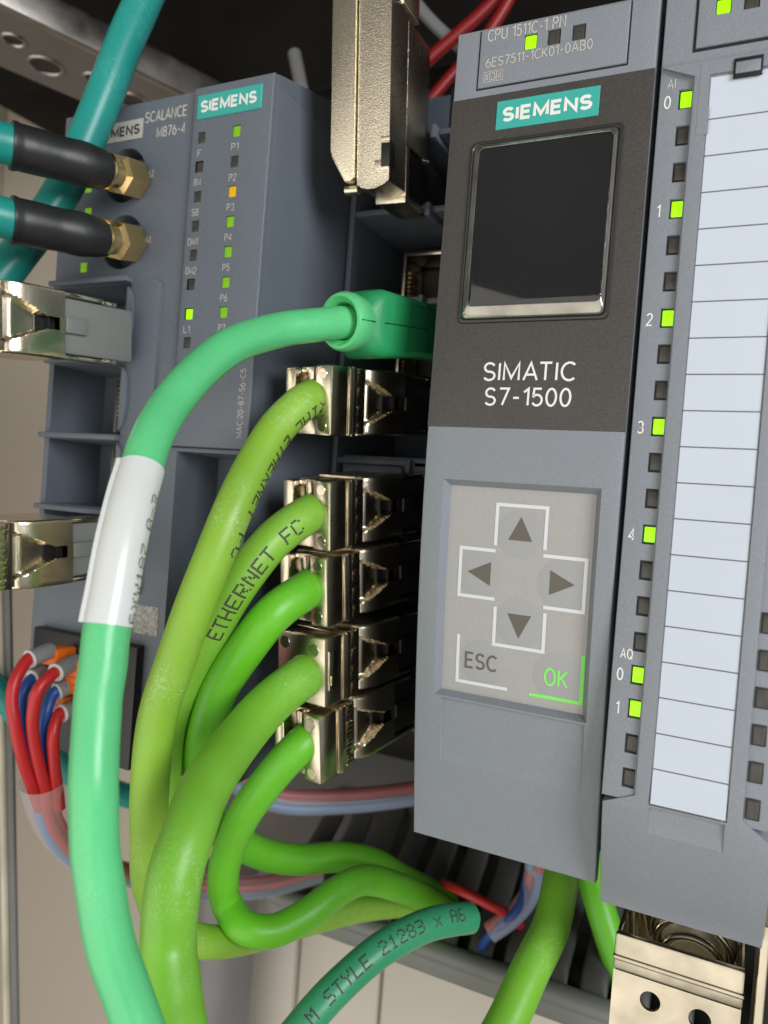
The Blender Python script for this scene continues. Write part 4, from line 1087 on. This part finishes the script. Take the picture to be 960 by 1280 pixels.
# spare ferrule on a hidden conductor is not shown; the wires run on in a clear sleeve
def bundle(lab, pts, r, reds, m1='red', m2='lblue'):
    t = thing('wire_bundle', lab, 'wire bundle', pts[0])
    c = spline(pts, 10)
    mb = MB(); mb.tube(c, r, 24, cap=False); mb.build('clear_sleeve', 'clear', t, ang=60)
    f_ = frames(c)
    for k, m_ in enumerate(reds):
        R0 = (r(.5) if callable(r) else r); rr_ = R0 * (.47 if len(reds) < 3 else .42)
        line = []
        for p, tt, u, w_ in f_:
            d = (EYE - p); d = (d - tt * d.dot(tt)).normalized(); e = tt.cross(d)
            if e.z < 0: e = -e
            line.append(p + e * R0 * (.47, -.45, .02)[k] + d * R0 * (.05, .05, .4)[k])
        mb = MB(); mb.tube(line, rr_, 12); mb.build('insulation', m_, t)
    return t
bundle('wires gathered in a pinkish clear sleeve at the lower left', [(-81.39, -9.13, -140.55), (-81.96, -7.30, -146.66), (-82.13, -4.20, -153.62), (-81.99, 1.27, -160.90), (-80.75, 8.39, -167.09), (-79.22, 17.87, -172.63), (-67.87, 32.03, -178.77), (-56.50, 45.18, -180.74), (-46.37, 57.81, -179.17)], lambda q: 4.9 - 1.8 * min(1, q * 3), ['red', 'lblue', 'red'])
bundle('red and blue wires in a clear sleeve crossing behind the lowest plug', [(-61.21, 22.77, -135.67), (-57.73, 26.50, -143.37), (-52.48, 31.10, -149.26), (-45.69, 36.51, -151.84), (-36.05, 44.43, -152.12), (-26.14, 52.50, -151.32), (-13.14, 65.39, -149.78)], 3.3, ['red', 'lblue'])
bundle('red and blue wires in a clear sleeve curving below the controller', [(12.22, 61.82, -157.93), (12.76, 61.94, -164.98), (11.95, 60.34, -170.03), (8.94, 57.71, -174.61), (4.21, 55.36, -179.03)], 2.6, ['red', 'lblue'])
t = thing('signal_wire', 'short loose red wire end lying on the dark duct below the controller', 'wire', (-1.23, 71.57, -180.84))
cable([(-10.65, 61.67, -173.57), (-2.92, 54.35, -170.38), (2.82, 53.75, -171.02), (6.92, 55.67, -172.86), (9.09, 66.52, -180.86)], 1.25, 'red', t, 'insulation', n=16)
t = thing('signal_wire', 'short blue wire end below the controller beside the green printed cable', 'wire', (0.26, 72.15, -187.28))
cable([(-1.98, 67.62, -194.49), (2.82, 57.96, -182.41), (6.84, 55.56, -176.46), (10.75, 57.53, -171.14), (10.79, 63.21, -165.06)], 1.15, 'blue', t, 'insulation', n=16)

# cables at the bottom
t = thing('printed_cable', 'sea green cable with STYLE 21283 print and a cut end', 'cable', (-8.16, -3.45, -164.35))
kc = cable([(-34.72, -7.65, -295.27), (-27.78, -16.23, -224.45), (-20.66, -17.69, -190.21), (-15.33, -14.87, -176.26), (-12.03, -9.85, -170.20), (-8.15, -3.45, -164.50), (-3.29, 4.51, -159.74), (1.94, 13.69, -157.85), (8.18, 24.40, -159.20)], 3.1, 'dkgreen', t)
acc = [0]
for a, b in zip(kc, kc[1:]): acc.append(acc[-1] + (b - a).length)
s0 = min(range(len(kc)), key=lambda i: (kc[i] - Vector((-10.97, -8.20, -168.73))).length)
dot_print(t, kc, 3.1, acc[s0], 'M STYLE 21283 x A6', .36, .34, .05, True, 'dark_print', 1.0)
ce, cd = kc[-1], (kc[-1] - kc[-3]).normalized()
mb = MB(); mb.rod(ce - cd, ce + cd * 2, [(0, 2.7), (1.3, 2.7), (1.7, 2.4), (1.75, 1.2)], 20); mb.build('sheath_glint', 'mint', t)  # sheath end in pale mint, its colour standing for the glint there
t = thing('network_cable', 'green cable dropping from under the controller at the bottom', 'network cable', (23.88, 28.59, -158.45))
cable([(20.33, 60.41, -145.22), (22.89, 47.17, -147.45), (24.17, 36.63, -150.94), (24.03, 28.66, -158.43), (22.34, 20.00, -163.51), (20.28, 12.23, -169.97), (17.11, 3.91, -177.87), (12.83, 1.28, -207.27), (10.02, 8.69, -268.81), (10.56, 23.48, -374.06)], 3.75, 'g4', t)
t = thing('network_cable', 'green cable glimpsed between the controller and the zinc clamp', 'network cable', (27.15, 68.73, -168.82))
cable([(21.59, 77.39, -157.16), (24.67, 73.16, -165.26), (28.73, 69.41, -172.75), (34.41, 67.46, -184.10), (40.51, 65.65, -198.71), (48.64, 72.04, -239.57), (54.99, 79.33, -304.37)], 3.75, 'g3', t)

# dark red wires and a pale stub in the dark upper part
for lab, pts, r_ in (('dark red wire slanting up behind the top of the controller', [(-55.02, 72.51, 43.47), (-40.87, 76.22, 57.23), (-26.63, 78.82, 69.22), (-16.09, 80.73, 79.09)], 1.9),
                     ('dark red wire nearest the controller corner at the top', [(-31.65, 73.52, 34.68), (-24.43, 75.20, 57.08), (-18.11, 76.22, 68.11), (-13.64, 76.33, 77.87)], 1.7),
                     ('lower dark red wire behind the upright metal plug', [(-51.48, 72.85, 31.26), (-42.78, 74.98, 40.47), (-35.27, 76.52, 49.41), (-25.97, 78.97, 60.66)], 1.7)):
    t = thing('red_wire', lab, 'wire', pts[1], 'dark red wires at the top')
    cable(pts, r_, 'red_dark', t, 'insulation', n=14)
t = thing('grey_wire', 'grey wire behind the upright metal plug at the top', 'wire', (-71.53, 143.62, 114.18))
cable([(-54.68, 81.28, 85.79), (-44.05, 83.89, 73.47), (-33.84, 86.38, 64.72), (-23.91, 88.76, 57.54)], 1.9, 'post', t, 'insulation', n=14)
mb = MB(); a0, a1 = Vector((-84.28, 80.81, 48.21)), Vector((-90.26, 78.40, 70.71)); l_ = (a1 - a0).length
mb.rod(a0, a1, [(0, 2.2), (l_ - 1, 2.2), (l_ - .3, 1.6), (l_, .6)], 16)
t = meta(mb.build('plastic_peg', 'post', ang=50), 'grey peg standing behind the router', 'peg')
